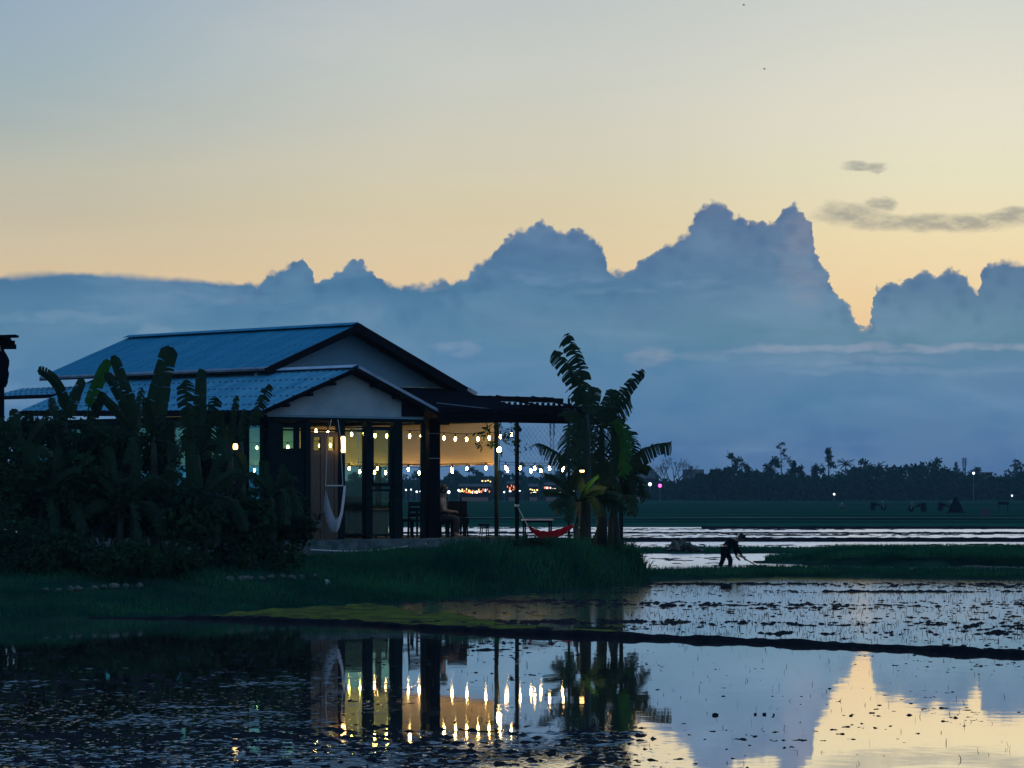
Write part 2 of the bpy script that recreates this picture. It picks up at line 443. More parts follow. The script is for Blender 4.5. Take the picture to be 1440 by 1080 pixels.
M['concrete'] = mat('concrete', (0.045, 0.07, 0.075), 1.0, (0.12, 0.15, 0.15), 3.5, bump=0.5, spec=0.0, detail=8)
M['stone'] = mat('grey_stone', (0.055, 0.065, 0.06), 1.0, (0.13, 0.14, 0.13), 9, bump=0.6, spec=0.0)
M['pale_stone'] = mat('pale_stone', (0.20, 0.21, 0.20), 1.0, (0.32, 0.33, 0.31), 9, bump=0.6, spec=0.0)
M['rope'] = mat('pale_rope', (0.45, 0.46, 0.45), 0.9)
M['canvas'] = mat('white_canvas', (0.55, 0.56, 0.60), 0.9, (0.48, 0.50, 0.54), 5)
M['redcloth'] = mat('red_cloth', (0.36, 0.012, 0.030), 0.9, (0.28, 0.010, 0.026), 7, spec=0.05, trans=0.25)
M['blind'] = mat('tan_blind', (0.80, 0.60, 0.30), 0.9, (0.70, 0.52, 0.25), 5, stretch=(0.4, 0.4, 14), trans=0.55)
M['wood'] = mat('table_wood', (0.10, 0.075, 0.055), 0.6, (0.14, 0.10, 0.07), 4)
M['paletop'] = mat('pale_tabletop', (0.50, 0.50, 0.50), 0.4)
M['dark'] = mat('dark_furniture', (0.005, 0.009, 0.014), 0.9, (0.009, 0.012, 0.018), 4, spec=0.08)
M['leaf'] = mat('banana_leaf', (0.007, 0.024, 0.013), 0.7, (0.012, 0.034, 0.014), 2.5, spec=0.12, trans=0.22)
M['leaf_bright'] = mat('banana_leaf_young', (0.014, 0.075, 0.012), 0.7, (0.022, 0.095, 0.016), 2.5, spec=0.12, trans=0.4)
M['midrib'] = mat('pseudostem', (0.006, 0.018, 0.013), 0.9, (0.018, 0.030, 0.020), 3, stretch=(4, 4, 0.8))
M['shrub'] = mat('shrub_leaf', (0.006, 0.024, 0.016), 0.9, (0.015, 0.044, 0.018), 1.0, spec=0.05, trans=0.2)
M['bark'] = mat('bark', (0.035, 0.032, 0.028), 0.95, (0.055, 0.05, 0.045), 5)
M['far_leaf'] = mat('far_tree_leaf', (0.001, 0.028, 0.026), 1.0, (0.004, 0.038, 0.030), 0.25, spec=0.0, trans=0.15)
M['far_bark'] = mat('far_bark', (0.018, 0.026, 0.032), 1.0, spec=0.0)
M['skin'] = mat('skin', (0.20, 0.12, 0.085), 0.7)
M['hair'] = mat('hair', (0.008, 0.008, 0.009), 0.6)
M['shirt'] = mat('tan_shirt', (0.30, 0.22, 0.17), 0.9)
M['pants'] = mat('dark_pants', (0.012, 0.014, 0.018), 0.9)
M['workwear'] = mat('dark_workwear', (0.004, 0.007, 0.012), 1.0, spec=0.0)
M['hat'] = mat('straw_hat', (0.008, 0.010, 0.014), 1.0, spec=0.0)
M['straw'] = mat('straw', (0.12, 0.12, 0.10), 0.95, (0.07, 0.075, 0.065), 4)
M['wallfar'] = mat('far_wall', (0.06, 0.075, 0.085), 0.9, (0.05, 0.06, 0.07), 0.5, spec=0.0)
M['rooffar'] = mat('far_roof', (0.075, 0.09, 0.10), 0.9, (0.06, 0.07, 0.08), 0.6, spec=0.0)
M['steel'] = mat('grey_steel', (0.10, 0.13, 0.16), 0.6)
M['bulb'] = mat('lit_bulb', (1, 0.9, 0.7), 0.5, emit=(1.0, 0.62, 0.18), es=110)
M['bulb_far'] = mat('lit_bulb_rear', (1, 0.8, 0.65), 0.5, emit=(1.0, 0.58, 0.20), es=110)
M['lantern'] = mat('lantern_glow', (1, 0.8, 0.5), 0.5, emit=(1.0, 0.60, 0.18), es=6)
M['wlamp'] = mat('white_lamp', (1, 1, 1), 0.5, emit=(0.85, 0.93, 1.0), es=2.6)
M['ylamp'] = mat('yellow_lamp', (1, 0.8, 0.4), 0.5, emit=(1.0, 0.66, 0.22), es=2.4)
M['rlamp'] = mat('red_sign', (1, 0.2, 0.1), 0.5, emit=(1.0, 0.24, 0.07), es=1.6)
M['mlamp'] = mat('magenta_lamp', (1, 0.2, 0.7), 0.5, emit=(1.0, 0.08, 0.55), es=4)
def glass(name, tint, refl=0.10):
    m = bpy.data.materials.new(name); m.use_nodes = True
    t = m.node_tree; t.nodes.clear(); n = NG(t)
    tr = n.n('ShaderNodeBsdfTransparent'); tr.inputs[0].default_value = (*tint, 1)
    gl = n.n('ShaderNodeBsdfGlossy'); gl.inputs['Roughness'].default_value = 0.02
    fr = n.n('ShaderNodeFresnel'); fr.inputs[0].default_value = 1.45
    mx = n.n('ShaderNodeMixShader'); t.links.new(n.m('MULTIPLY', fr.outputs[0], 0.6), mx.inputs[0])
    t.links.new(tr.outputs[0], mx.inputs[1]); t.links.new(gl.outputs[0], mx.inputs[2])
    o = n.n('ShaderNodeOutputMaterial'); t.links.new(mx.outputs[0], o.inputs[0])
    return m
M['glass'] = glass('tinted_glass', (0.72, 0.84, 0.66))
M['glass_teal'] = glass('teal_glass', (0.50, 0.97, 0.98))

# flooded paddy water: a mirror with patches of fine ripple
def water_mat():
    m = bpy.data.materials.new('paddy_water'); m.use_nodes = True
    t = m.node_tree; t.nodes.clear(); n = NG(t)
    co = n.n('ShaderNodeTexCoord').outputs['Object']
    sp = n.n('ShaderNodeSeparateXYZ'); t.links.new(co, sp.inputs[0])
    x, y = sp.outputs[0], sp.outputs[1]
    # where wind and stubble roughen the surface
    patch = n.noise(n.vec(n.m('MULTIPLY', x, 0.22), n.m('MULTIPLY', y, 0.16)), 1.0, 3.0, 0.55)
    near_left = n.m('MULTIPLY', n.smooth(x, -0.6, -2.2), n.m('MULTIPLY', n.smooth(y, 46.0, 36.0), 0.10))
    strip = n.m('MULTIPLY', n.m('MULTIPLY', n.smooth(y, 34.5, 32.0), n.smooth(x, 1.7, 0.9)), 0.35)
    farw = n.m('MULTIPLY', n.smooth(y, 100.0, 130.0), 0.15)
    mask = n.m('MAXIMUM', n.m('MAXIMUM', n.m('MULTIPLY', near_left, n.smooth(patch, 0.30, 0.52)), strip), farw)
    f1 = n.noise(n.vec(n.m('MULTIPLY', x, 12.0), n.m('MULTIPLY', y, 6.0)), 1.0, 4.0, 0.6)
    f2 = n.noise(n.vec(n.m('MULTIPLY', x, 26.0), n.m('MULTIPLY', y, 8.0)), 1.0, 2.0, 0.5)
    h = n.m('ADD', n.m('MULTIPLY', n.smooth(f1, 0.60, 0.74), 1.0), n.m('MULTIPLY', f2, 0.06))
    calm = n.noise(n.vec(n.m('MULTIPLY', x, 1.6), n.m('MULTIPLY', y, 0.9)), 1.0, 2.0, 0.5)
    hh = n.m('ADD', n.m('MULTIPLY', n.m('MULTIPLY', h, mask), 0.018), n.m('MULTIPLY', calm, 0.0011))
    bp = n.n('ShaderNodeBump'); bp.inputs['Strength'].default_value = 1.0; bp.inputs['Distance'].default_value = 1.0
    t.links.new(hh, bp.inputs['Height'])
    gl = n.n('ShaderNodeBsdfGlossy'); gl.inputs['Color'].default_value = (1.0, 1.0, 1.0, 1)
    rgh = n.m('ADD', 0.022, n.m('ADD', n.m('MULTIPLY', n.smooth(y, 54.0, 66.0), 0.06), n.m('MULTIPLY', n.smooth(y, 96.0, 120.0), 0.15)))
    t.links.new(rgh, gl.inputs['Roughness'])
    t.links.new(bp.outputs[0], gl.inputs['Normal'])
    df = n.n('ShaderNodeBsdfDiffuse'); df.inputs[0].default_value = (0.05, 0.06, 0.06, 1)
    fr = n.n('ShaderNodeFresnel'); fr.inputs[0].default_value = 1.5; t.links.new(bp.outputs[0], fr.inputs['Normal'])
    fac = n.m('ADD', n.m('MULTIPLY', fr.outputs[0], 0.25), 0.76, clamp=True)
    mx = n.n('ShaderNodeMixShader'); t.links.new(fac, mx.inputs[0])
    t.links.new(df.outputs[0], mx.inputs[1]); t.links.new(gl.outputs[0], mx.inputs[2])
    o = n.n('ShaderNodeOutputMaterial'); t.links.new(mx.outputs[0], o.inputs[0])
    return m
M['water'] = water_mat()

# =================================================================== the setting
rng = np.random.default_rng(7)
SHX = np.array([-60, -14, -9.2, -8.09, -5.87, -3.9, -1.84, -0.32, 1.39, 3.28, 6.0])
SHY = np.array([54, 59, 61.3, 62.6, 65.5, 69.4, 73.8, 77.6, 82.6, 88.0, 96.0])
def shoreY(X): return np.interp(X, SHX, SHY)
def bank_h(X, Y):
    nz = (fbm(X * 0.5, Y * 0.5, 3, 3) - 0.5)
    d = Y - shoreY(X) + 1.7 + nz * 1.2
    dn = np.clip(d / np.interp(X, [-3, 0.8], [12.5, 3.3]), 0, 1)
    t = np.minimum(np.minimum(0.5 * dn + 0.5 * sm(dn), sm((3.85 + nz * 0.8 - X) / 1.0)), sm((101.5 - Y) / 3.0))
    h = -0.15 + 0.97 * t
    return h + (fbm(X * 1.7, Y * 1.7, 5, 3) - 0.5) * 0.10 * sm(t * 3)
DKX = np.array([-30, -5.8, -2.78, -0.24, 2.06, 4.18, 7.35, 16.0])
DKY = np.array([67, 63.6, 60.9, 57.2, 55.3, 53.3, 49.5, 40.0])
def dikeY(X): return np.interp(X, DKX, DKY)

gnd = MB(); gnd.quad((-700, -40, -0.45), (700, -40, -0.45), (700, 1500, -0.45), (-700, 1500, -0.45))
gnd.build('ground', M['mud'], kind='structure')
wat = MB(); wat.quad((-300, -38, 0), (300, -38, 0), (300, 226, 0), (-300, 226, 0))
wat.build('paddy_water', M['water'], kind='structure')
# land beyond the paddies
def far_h(X, Y):
    e = sm((Y - 224.0 - 2.0 * (fbm(X * 0.05, Y * 0, 9, 3) - 0.5)) / 2.0)
    return -0.2 + e * (0.45 + 0.16 * (fbm(X * 0.03, Y * 0.08, 12, 3) - 0.5))
grid('far_field', np.linspace(-300, 300, 121), np.concatenate([np.linspace(222, 300, 60), np.linspace(305, 900, 60)]), far_h, M['field'])
ff = MB(); ff.quad((-690, 890, 0.12), (690, 890, 0.12), (690, 1490, 0.12), (-690, 1490, 0.12)); ff.build('far_plain', M['field'], kind='structure')
def path_h(X, Y): return far_h(X, Y) + 0.05
grid('field_path', np.linspace(-60, 70, 60), np.linspace(256, 262, 5), lambda X, Y: 0.36 + 0.03 * (fbm(X * .2, Y, 2, 2) - .5), M['path'])
grid('bank', np.linspace(-60, 5, 326), np.linspace(52, 104, 209), bank_h, M['bank_soil'])

def bund(name, xs, cy, width, height, seed, m, ny=15, rough=0.35, taper=None):
    """a long low earth bank: xs along X, cy(x) its middle"""
    t = np.linspace(-1, 1, ny)
    X = np.repeat(xs[:, None], ny, 1)
    w = width(xs) if callable(width) else np.full(len(xs), width)
    hgt = height(xs) if callable(height) else np.full(len(xs), height)
    wob = (fbm(xs * 0.6, xs * 0, seed, 3) - 0.5) * 0.5 * w[:]
    Y = cy(xs)[:, None] + wob[:, None] * 0.6 + t[None, :] * w[:, None] / 2
    nz = fbm(X * 3.5, Y * 2.2, seed + 5, 4)
    Z = -0.12 + (0.12 + hgt[:, None] * (1 - rough + 2 * rough * nz)) * np.sqrt(np.clip(1 - t[None, :] ** 4, 0, 1))
    V = np.stack([X, Y, Z], -1).reshape(-1, 3)
    i = np.arange(len(xs) * ny).reshape(len(xs), ny)
    Q = np.stack([i[:-1, :-1], i[1:, :-1], i[1:, 1:], i[:-1, 1:]], -1).reshape(-1, 4)
    return np_mesh(name, V, Q, m, kind='structure', smooth=True)
bund('mud_bund', np.arange(-14, 16, 0.05), lambda x: dikeY(x) + 0.3, 0.55, lambda x: 0.02 + 0.055 * sm((x + 7.5) / 2.5), 31, M['bund_mud'], 13, 0.6)
fb_y = lambda x: np.interp(x, [-2, 3.3, 7.5, 14, 30], [96, 93.5, 98.0, 94.5, 88])
bund('grassy_bund', np.arange(2.2, 34, 0.15), fb_y, 5.6, 0.18, 41, M['bank_soil'], 17)
bund('green_mound', np.arange(8.1, 60, 0.25), lambda x: np.interp(x, [7, 12, 60], [113, 115, 118]), lambda x: 3 + 11 * sm((x - 8.1) / 4.0), lambda x: 0.05 + 0.30 * sm((x - 8.1) / 3.0), 43, M['bank_soil'], 21)
bund('field_bund', np.arange(-10, 60, 0.3), lambda x: 134 + 0.02 * x, 10.0, lambda x: 0.11 - 0.05 * sm((x - 8) / 8.0), 47, M['bank_soil'], 13)
bund('thin_bund', np.arange(-30, 70, 0.4), lambda x: 160 + 1.5 * np.sin(x * 0.11), 2.2, 0.17, 51, M['bund_mud'], 9, 0.6)
bund('thin_bund', np.arange(-30, 80, 0.5), lambda x: 189 + 2.5 * np.sin(x * 0.07 + 1), 2.0, 0.07, 53, M['bund_mud'], 7, 0.9)
bund('thin_bund', np.arange(12, 90, 0.5), lambda x: 216 - 0.05 * x, 2.0, 0.14, 57, M['bund_mud'], 7, 0.6)

# mud showing through the shallow second paddy
def mud2(X, Y):
    band = fbm(X * 0.16, Y * 0.42, 61, 3)
    fine = fbm(X * 5.0 + 0.8 * Y, Y * 5.5, 67, 4, 0.6)
    edge = sm((Y - dikeY(X) - 0.7) / 2.0) * sm((shoreY(X) + 3 - Y) / 1.0 + 3 * sm(X - 3.0))
    wet = np.where((Y > 88), 0.5, 1.0)
    calm = sm((fbm(X * 0.09 + 4, Y * 0.10, 71, 2) - 0.35) / 0.3)
    pr = (band - 0.56) * 0.22 * (0.3 + 0.7 * calm) + (fine - 0.64) * 0.20
    return np.where(edge > 0.02, pr * wet, -0.2) - 0.02 * (1 - edge) - 0.004
grid('paddy_mud', np.arange(-8, 14.2, 0.026), np.arange(50, 93, 0.10), mud2, M['mud'], kind='stuff', cull=-0.012)
# mud and weed breaking the surface of the near paddy
def mud1(X, Y):
    fine = fbm(X * 8.0, Y * 6.0, 81, 4, 0.6)
    big = fbm(X * 0.5, Y * 0.3, 83, 3)
    low = sm((36.5 - Y) / 3.0) * sm((1.6 - X) / 0.8)
    lft = sm((-1.4 - X) / 2.0) * sm((52 - Y) / 8.0)
    k = 0.235 + 0.36 * (big - 0.5) + 0.17 * low + 0.07 * lft
    return (fine - 1.0 + k) * 0.12
grid('floating_weed', np.arange(-8.5, 8.5, 0.022), np.arange(27, 56, 0.06), mud1, M['mud'], kind='stuff', cull=-0.012)
def mudfar(X, Y):
    band = fbm(X * 0.06, Y * 0.22, 91, 3); fine = fbm(X * 2.6, Y * 0.8, 93, 3)
    return (band - 0.60) * 0.16 + (fine - 0.64) * 0.18
grid('far_paddy_mud', np.arange(-22, 46, 0.11), np.arange(100, 222, 0.45), mudfar, M['mud'], kind='stuff', cull=-0.02)
# bright algae on the shallow flat beside the bank
def alg(X, Y):
    s_ = (Y - dikeY(X) - 0.75)
    w_ = np.maximum(shoreY(X) + 2.0 - dikeY(X) - 1.4, 0.5)
    u_ = s_ / w_
    lim = np.interp(X, [-7, -6.0, -5.2, -3.5, -1.8, -0.2, 2.0, 3.5], [-0.6, -0.1, 1.1, 1.2, 0.55, 0.18, 0.0, -0.3])
    m_ = sm(s_ / 0.3) * sm((lim - u_) / 0.25 + 0.4)
    return np.where(s_ < 0.25, -0.2, 0) - 0.03 + 0.055 * m_ + (fbm(X * 1.7, Y * 1.3, 101, 4) - 0.50) * 0.13
grid('algae_mat', np.arange(-7.5, 3.8, 0.06), np.arange(56, 92, 0.18), alg, M['algae'], kind='stuff', cull=-0.02)
def alg2(X, Y):
    fr = np.interp(X, [-2, 3.3, 7.5, 14, 30], [96, 93.5, 98.0, 94.5, 88]) - 3.3
    m_ = sm(1 - np.abs(Y - fr + 0.9) / 1.5) * sm((X - 4.2) / 1.5) * sm((10.8 - X) / 1.5)
    return -0.035 + 0.05 * m_ + (fbm(X * 1.2, Y * 0.9, 103, 4) - 0.5) * 0.06
grid('algae_strip', np.arange(4, 11, 0.07), np.arange(88, 97, 0.2), alg2, M['algae'], kind='stuff', cull=-0.015)

def ground_at(px, py):
    """where the line of sight through a photo spot meets the bank"""
    Ys = np.linspace(58, 100, 850); Xs = (px - 720) * Ys / F
    rows = HOR + (CAMZ - bank_h(Xs, Ys)) * F / Ys
    i = int(np.argmax(rows < py))
    return float(Ys[i])
def blades(name, pts, hgt, width, m, seed, lean=0.5, kind='stuff'):
    """many three-segment grass blades as one mesh; pts is N x 3"""
    r = np.random.default_rng(seed); n = len(pts)
    a = r.uniform(0, 2 * PI, n); h = hgt * r.uniform(0.45, 1.25, n); w = width * r.uniform(0.7, 1.3, n)
    ln = lean * r.uniform(0.1, 1.0, n) * h
    d = np.stack([np.cos(a), np.sin(a), np.zeros(n)], -1); s_ = np.stack([-np.sin(a * 1.7), np.cos(a * 1.7), np.zeros(n)], -1) * w[:, None]
    up = np.array([0, 0, 1.0])
    p0 = pts; p1 = pts + up * (h * 0.6)[:, None] + d * (ln * 0.35)[:, None]; p2 = pts + up * (h * 0.95)[:, None] + d * ln[:, None]
    V = np.stack([p0 - s_, p0 + s_, p1 + s_ * 0.7, p1 - s_ * 0.7, p2], 1).reshape(-1, 3)
    b = np.arange(n)[:, None] * 5
    T = np.concatenate([b + np.array([[0, 1, 2]]), b + np.array([[0, 2, 3]]), b + np.array([[3, 2, 4]])], 0)
    return np_mesh(name, V, T, m, kind=kind)
def scatter(n, x0, x1, y0, y1, hf, ok, seed):
    r = np.random.default_rng(seed)
    X = r.uniform(x0, x1, n); Y = r.uniform(y0, y1, n); Z = hf(X, Y)
    k = ok(X, Y, Z)
    return np.stack([X, Y, Z], -1)[k]
# grass on the bank: on the slope and round the yard
clump = lambda X, Y: fbm(X * 0.8, Y * 0.5, 111, 3)
P_ = scatter(150000, -14, 4.3, 58, 100, bank_h, lambda X, Y, Z: (Z > 0.02) & ((Y - shoreY(X) < 12.5) | (X > 0.9)) & (clump(X, Y) + np.random.default_rng(1).uniform(-.25, .25, len(X)) > 0.42), 113)
P_[:, 2] -= 0.10 * sm((-2.5 - P_[:, 0]) / 3.0)
blades('bank_grass', P_, 0.22, 0.014, M['grass'], 115, 0.6)
P_ = scatter(26000, -1.8, 4.3, 78, 97, bank_h, lambda X, Y, Z: (Z > 0.05) & (clump(X * 1.3 + 5, Y) > 0.56) & (Y - shoreY(X) < 8.0), 117)
blades('tall_bank_grass', P_, 0.45, 0.018, M['grass'], 119, 0.7)
fbh = lambda X, Y: 0.07 + 0 * X
P_ = scatter(42000, 2.6, 18, 86, 101, fbh, lambda X, Y, Z: (np.abs(Y - fb_y(X)) < 2.5) & (fbm(X * 0.9, Y * 0.6, 121, 3) > 0.36), 123)
blades('bund_grass', P_, 0.19, 0.016, M['grass'], 125, 0.6)
P_ = scatter(60000, 8.6, 26, 106, 122, lambda X, Y: 0.02 + 0.26 * sm((X - 8.5) / 3.0), lambda X, Y, Z: (np.abs(Y - 114.5) < 1.5 + 5.3 * sm((X - 8.1) / 4.0)), 127)
blades('mound_grass', P_, 0.24, 0.02, M['grass'], 129, 0.6)
P_ = scatter(30000, -6, 26, 129, 139, lambda X, Y: 0.05 + 0 * X, lambda X, Y, Z: (np.abs(Y - 134) < 4.6) & (fbm(X * 0.5, Y * 0.4, 131, 3) > 0.40 + 0.12 * sm((X - 8) / 6)), 133)
blades('field_bund_grass', P_, 0.15, 0.022, M['grass'], 135, 0.6)
# rice stubble standing in the shallow water
P_ = scatter(9000, -4, 13, 54, 90, lambda X, Y: -0.02 + 0 * X, lambda X, Y, Z: (Y > dikeY(X) + 1.2) & (Y < shoreY(X) + 2) & (fbm(X * 0.25, Y * 0.35, 141, 3) + np.random.default_rng(2).uniform(-.1, .1, len(X)) > 0.5), 143)
blades('rice_stubble', P_, 0.085, 0.006, M['drygrass'], 145, 0.8)
P_ = scatter(650, -6, 8, 27, 56, lambda X, Y: -0.02 + 0 * X, lambda X, Y, Z: (Y < dikeY(X) - 0.6), 147)
blades('stray_stubble', P_, 0.075, 0.004, M['drygrass'], 149, 0.6)
P_ = scatter(700, -5, 9, 48, 66, lambda X, Y: 0.09 + 0 * X, lambda X, Y, Z: (np.abs(Y - dikeY(X) - 0.45) < 0.3), 151)
blades('mud_bund_grass', P_, 0.10, 0.006, M['drygrass'], 153, 0.9)

# husks and duckweed lying on the near water: tiny pale flat leaves that catch the upper sky
M['husk'] = mat('floating_husk', (0.16, 0.20, 0.22), 1.0, (0.30, 0.34, 0.36), 9, spec=0.0)
def flat_bits(name, n, seed):
    r = np.random.default_rng(seed)
    X = r.uniform(-7.5, 2.2, n); Y = r.uniform(28, 54, n)
    big = fbm(X * 0.8, Y * 0.45, 161, 3); row = fbm(X * 0.5, Y * 1.6, 163, 3)
    w_ = sm((-1.2 - X) / 1.6) * sm((47 - Y) / 9.0) + 1.1 * sm((36.0 - Y) / 3.0) * sm((1.5 - X) / 0.6)
    k = (r.uniform(0, 1, n) < w_ * (0.10 + 1.5 * sm((big - 0.44) / 0.2)) * (0.25 + 1.2 * sm((row - 0.45) / 0.2)) * 0.8) & (Y < dikeY(X) - 0.6)
    X, Y = X[k], Y[k]; n = len(X)
    a = r.uniform(-0.5, 0.5, n); L = r.uniform(0.012, 0.05, n) * r.uniform(0.5, 1.6, n); wd = L * r.uniform(0.5, 1.2, n)
    P = np.stack([X, Y, np.full(n, 0.004)], -1)
    d = np.stack([np.cos(a), np.sin(a), r.uniform(-.06, .06, n)], -1) * L[:, None]; s_ = np.stack([-np.sin(a), np.cos(a), np.zeros(n)], -1) * wd[:, None]
    V = np.stack([P - d, P - s_, P + d, P + s_], 1).reshape(-1, 3)
    return np_mesh(name, V, np.arange(n * 4).reshape(-1, 4), M['husk'], kind='stuff')
flat_bits('floating_husks', 34000, 165)

# =================================================================== the house on the bank
TH = R(42.5)
AX, AY = -3.80, 84.0                         # foot of the porch gable's apex: the house's own origin
vx, vy = math.cos(TH), math.sin(TH)          # local x: along the gable (right and back)
ux, uy = -math.sin(TH), math.cos(TH)         # local y: along the ridge (left and back)
GZ = 1.0
def HW(x, y, z): return Vector((AX + vx * x + ux * y, AY + vy * x + uy * y, z))
def hx(px, y):
    """local x of what stands on photo column px in the plane local-y = y"""
    k = (px - 720) / F
    bx, by = AX + ux * y, AY + uy * y
    return (k * by - bx) / (vx - k * vy)
def hy(px, x):
    k = (px - 720) / F
    bx, by = AX + vx * x, AY + vy * x
    return (k * by - bx) / (ux - k * uy)
def hz(py, x, y): return CAMZ + (HOR - py) * HW(x, y, 0).y / F

house = thing('cafe_house', 'low open-sided house with two blue metal gable roofs on the grassy bank', 'house', (AX, AY, GZ), TH)
OFF = (0, 0, GZ)
def hp(mb, name, m, parent=None, **k): return mb.build(name, m, parent or house, off=(OFF if parent is None else None), **k)

FL = 1.2                                     # floor level
s = MB(); s.bb((-2.75, -0.75, 0.55), (3.55, 13.3, FL)); s.bb((3.552, 1.2, 0.55), (6.7, 13.3, FL - 0.004))
hp(s, 'floor_slab', M['concrete'])

# ---- roofs: corrugated sheets, each one a piece
def roof(name, r0, r1, e0, e1, n, m, up, screws, thick=0.03):
    r0, r1, e0, e1 = map(Vector, (r0, r1, e0, e1))
    for i in range(n):
        mb = MB(); vs, fs = [], []
        prof_ = []
        for k in range(4):
            for (t, h) in ((0.0, 0.0), (0.55, 0.0), (0.68, 1.0), (0.87, 1.0)):
                prof_.append(((k + t) / 4, h))
        prof_.append((1.0, 0.0))
        lift = 0.004 * (i % 2)
        for (t, h) in prof_:
            f = (i + t) / n
            a, b = r0.lerp(r1, f), e0.lerp(e1, f)
            o = Vector((0, 0, h * 0.010 + lift))
            vs += [a + o, b + o]
        for j in range(len(prof_) - 1):
            fs.append((2 * j, 2 * j + 1, 2 * j + 3, 2 * j + 2) if up else (2 * j, 2 * j + 2, 2 * j + 3, 2 * j + 1))
        mb.add(vs, fs); hp(mb, 'roof_sheet', m)
    if screws:
        mb = MB()
        rows = max(3, int((e0 - r0).length / 0.62))
        for q in range(rows):
            g_ = (q + 0.35) / rows
            for i in range(n * 4):
                f = (i + 0.28) / (n * 4)
                p = r0.lerp(r1, f).lerp(e0.lerp(e1, f), g_)
                mb.box(p + Vector((0, 0, 0.012)), (0.036, 0.055, 0.020) if m is M['roof2'] else (0.012, 0.018, 0.012))
        hp(mb, 'roof_screws', M['screw'], kind='stuff')
    so_ = MB(); d = Vector((0, 0, -0.02)); d2 = Vector((0, 0, -0.10))
    so_.add([r0 + d, r1 + d, e1 + d, e0 + d, r0 + d2, r1 + d2, e1 + d2, e0 + d2], [(0, 1, 2, 3), (4, 7, 6, 5), (0, 4, 5, 1), (3, 2, 6, 7), (0, 3, 7, 4), (1, 5, 6, 2)])
    hp(so_, 'soffit', M['soffit'])
LR0, LR1 = (0, 0, 5.43), (0, 11, 5.43)
LE0, LE1 = (-2.95, 0, 4.33), (-2.45, 11, 4.52)
roof('lower', LR0, LR1, LE0, LE1, 11, M['roof2'], True, True)
roof('lower', LR0, (0, 3.4, 5.43), (2.78, 0, 4.33), (2.78, 3.4, 4.33), 3, M['roof2'], False, False)
MR0, MR1 = (2.55, 3.05, 6.67), (2.55, 13.0, 6.67)
roof('main', MR0, MR1, (-0.45, 3.05, 5.50), (-0.45, 13.0, 5.50), 10, M['roof'], True, True)
roof('main', MR0, MR1, (6.52, 3.05, 4.99), (6.52, 13.0, 4.99), 10, M['roof'], False, False)
# small low roof joining behind the left end
roof('back', (-0.2, 11.2, 5.22), (-0.2, 14.2, 5.22), (-1.3, 11.2, 4.98), (-1.3, 14.2, 4.98), 3, M['roof2'], True, True)
for (a, b) in ((LR0, LR1), (MR0, MR1)):
    mb = MB(); a, b = Vector(a), Vector(b)
    for sg in (-1, 1):
        mb.beam(a + Vector((sg * 0.09, 0, 0.035)), b + Vector((sg * 0.09, 0, 0.035)), 0.2, 0.012, (sg * 0.37, 0, 1))
    hp(mb, 'ridge_cap', M['trim'] if a.z < 6 else M['roof'])
mb = MB(); mb.beam((-0.40, 3.0, 5.48), (-0.40, 13.0, 5.48), 0.10, 0.09); hp(mb, 'gutter', M['trim'])
mb = MB(); mb.beam((0.03, -0.015, 5.44), (2.80, -0.015, 4.34), 0.05, 0.07, (0.37, 0, 1)); hp(mb, 'verge_trim', M['trim'])
mb = MB(); mb.beam((-0.03, -0.015, 5.41), (-2.97, -0.015, 4.31), 0.05, 0.05, (0.37, 0, 1)); hp(mb, 'verge_trim', M['soffit'])
mb = MB(); mb.beam((2.55, 3.02, 6.60), (6.55, 3.02, 4.92), 0.06, 0.22, (0.4, 0, 1)); hp(mb, 'barge_board', M['soffit'])
mb = MB(); mb.beam((2.55, 3.02, 6.60), (-0.48, 3.02, 5.40), 0.06, 0.17, (0.4, 0, 1)); hp(mb, 'barge_board', M['soffit'])
mb = MB(); mb.beam((-2.96, -0.02, 4.25), (-2.46, 11.0, 4.44), 0.04, 0.13); hp(mb, 'fascia', M['soffit'])
mb = MB(); mb.beam((6.53, 3.05, 4.95), (6.53, 13.0, 4.95), 0.04, 0.13); hp(mb, 'fascia', M['soffit'])
mb = MB(); mb.beam((6.30, 3.0, 5.10), (6.62, 3.0, 4.97), 0.05, 0.10, (0.4, 0, 1)); hp(mb, 'verge_trim', M['trim'])
# purlin ends under the porch verge
for t in (0.25, 0.5, 0.75):
    for sg in (-1, 1):
        mb = MB(); mb.beam((sg * 2.9 * t, -0.005, 5.43 - 1.1 * t - 0.14), (sg * 2.9 * t, 0.5, 5.43 - 1.1 * t - 0.14), 0.10, 0.08)
        hp(mb, 'purlin', M['soffit'])

def prism(lo_pts, y0, y1):
    """extrude a polygon given in (x, z) from y0 to y1"""
    n = len(lo_pts); m_ = MB()
    vs = [(x, y0, z) for x, z in lo_pts] + [(x, y1, z) for x, z in lo_pts]
    fs = [tuple(range(n)), tuple(range(2 * n - 1, n - 1, -1))] + [(i, i + n, (i + 1) % n + n, (i + 1) % n) for i in range(n)]
    return m_.add(vs, fs)
FY = 0.35                                     # the porch front stands a little behind the verge
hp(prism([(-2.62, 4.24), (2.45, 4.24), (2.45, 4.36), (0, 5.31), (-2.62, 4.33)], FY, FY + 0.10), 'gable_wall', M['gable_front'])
hp(prism([(-0.35, 4.45), (6.25, 4.45), (6.25, 4.98), (2.55, 6.54), (-0.35, 5.38)], 3.55, 3.65), 'gable_wall', M['gable'])
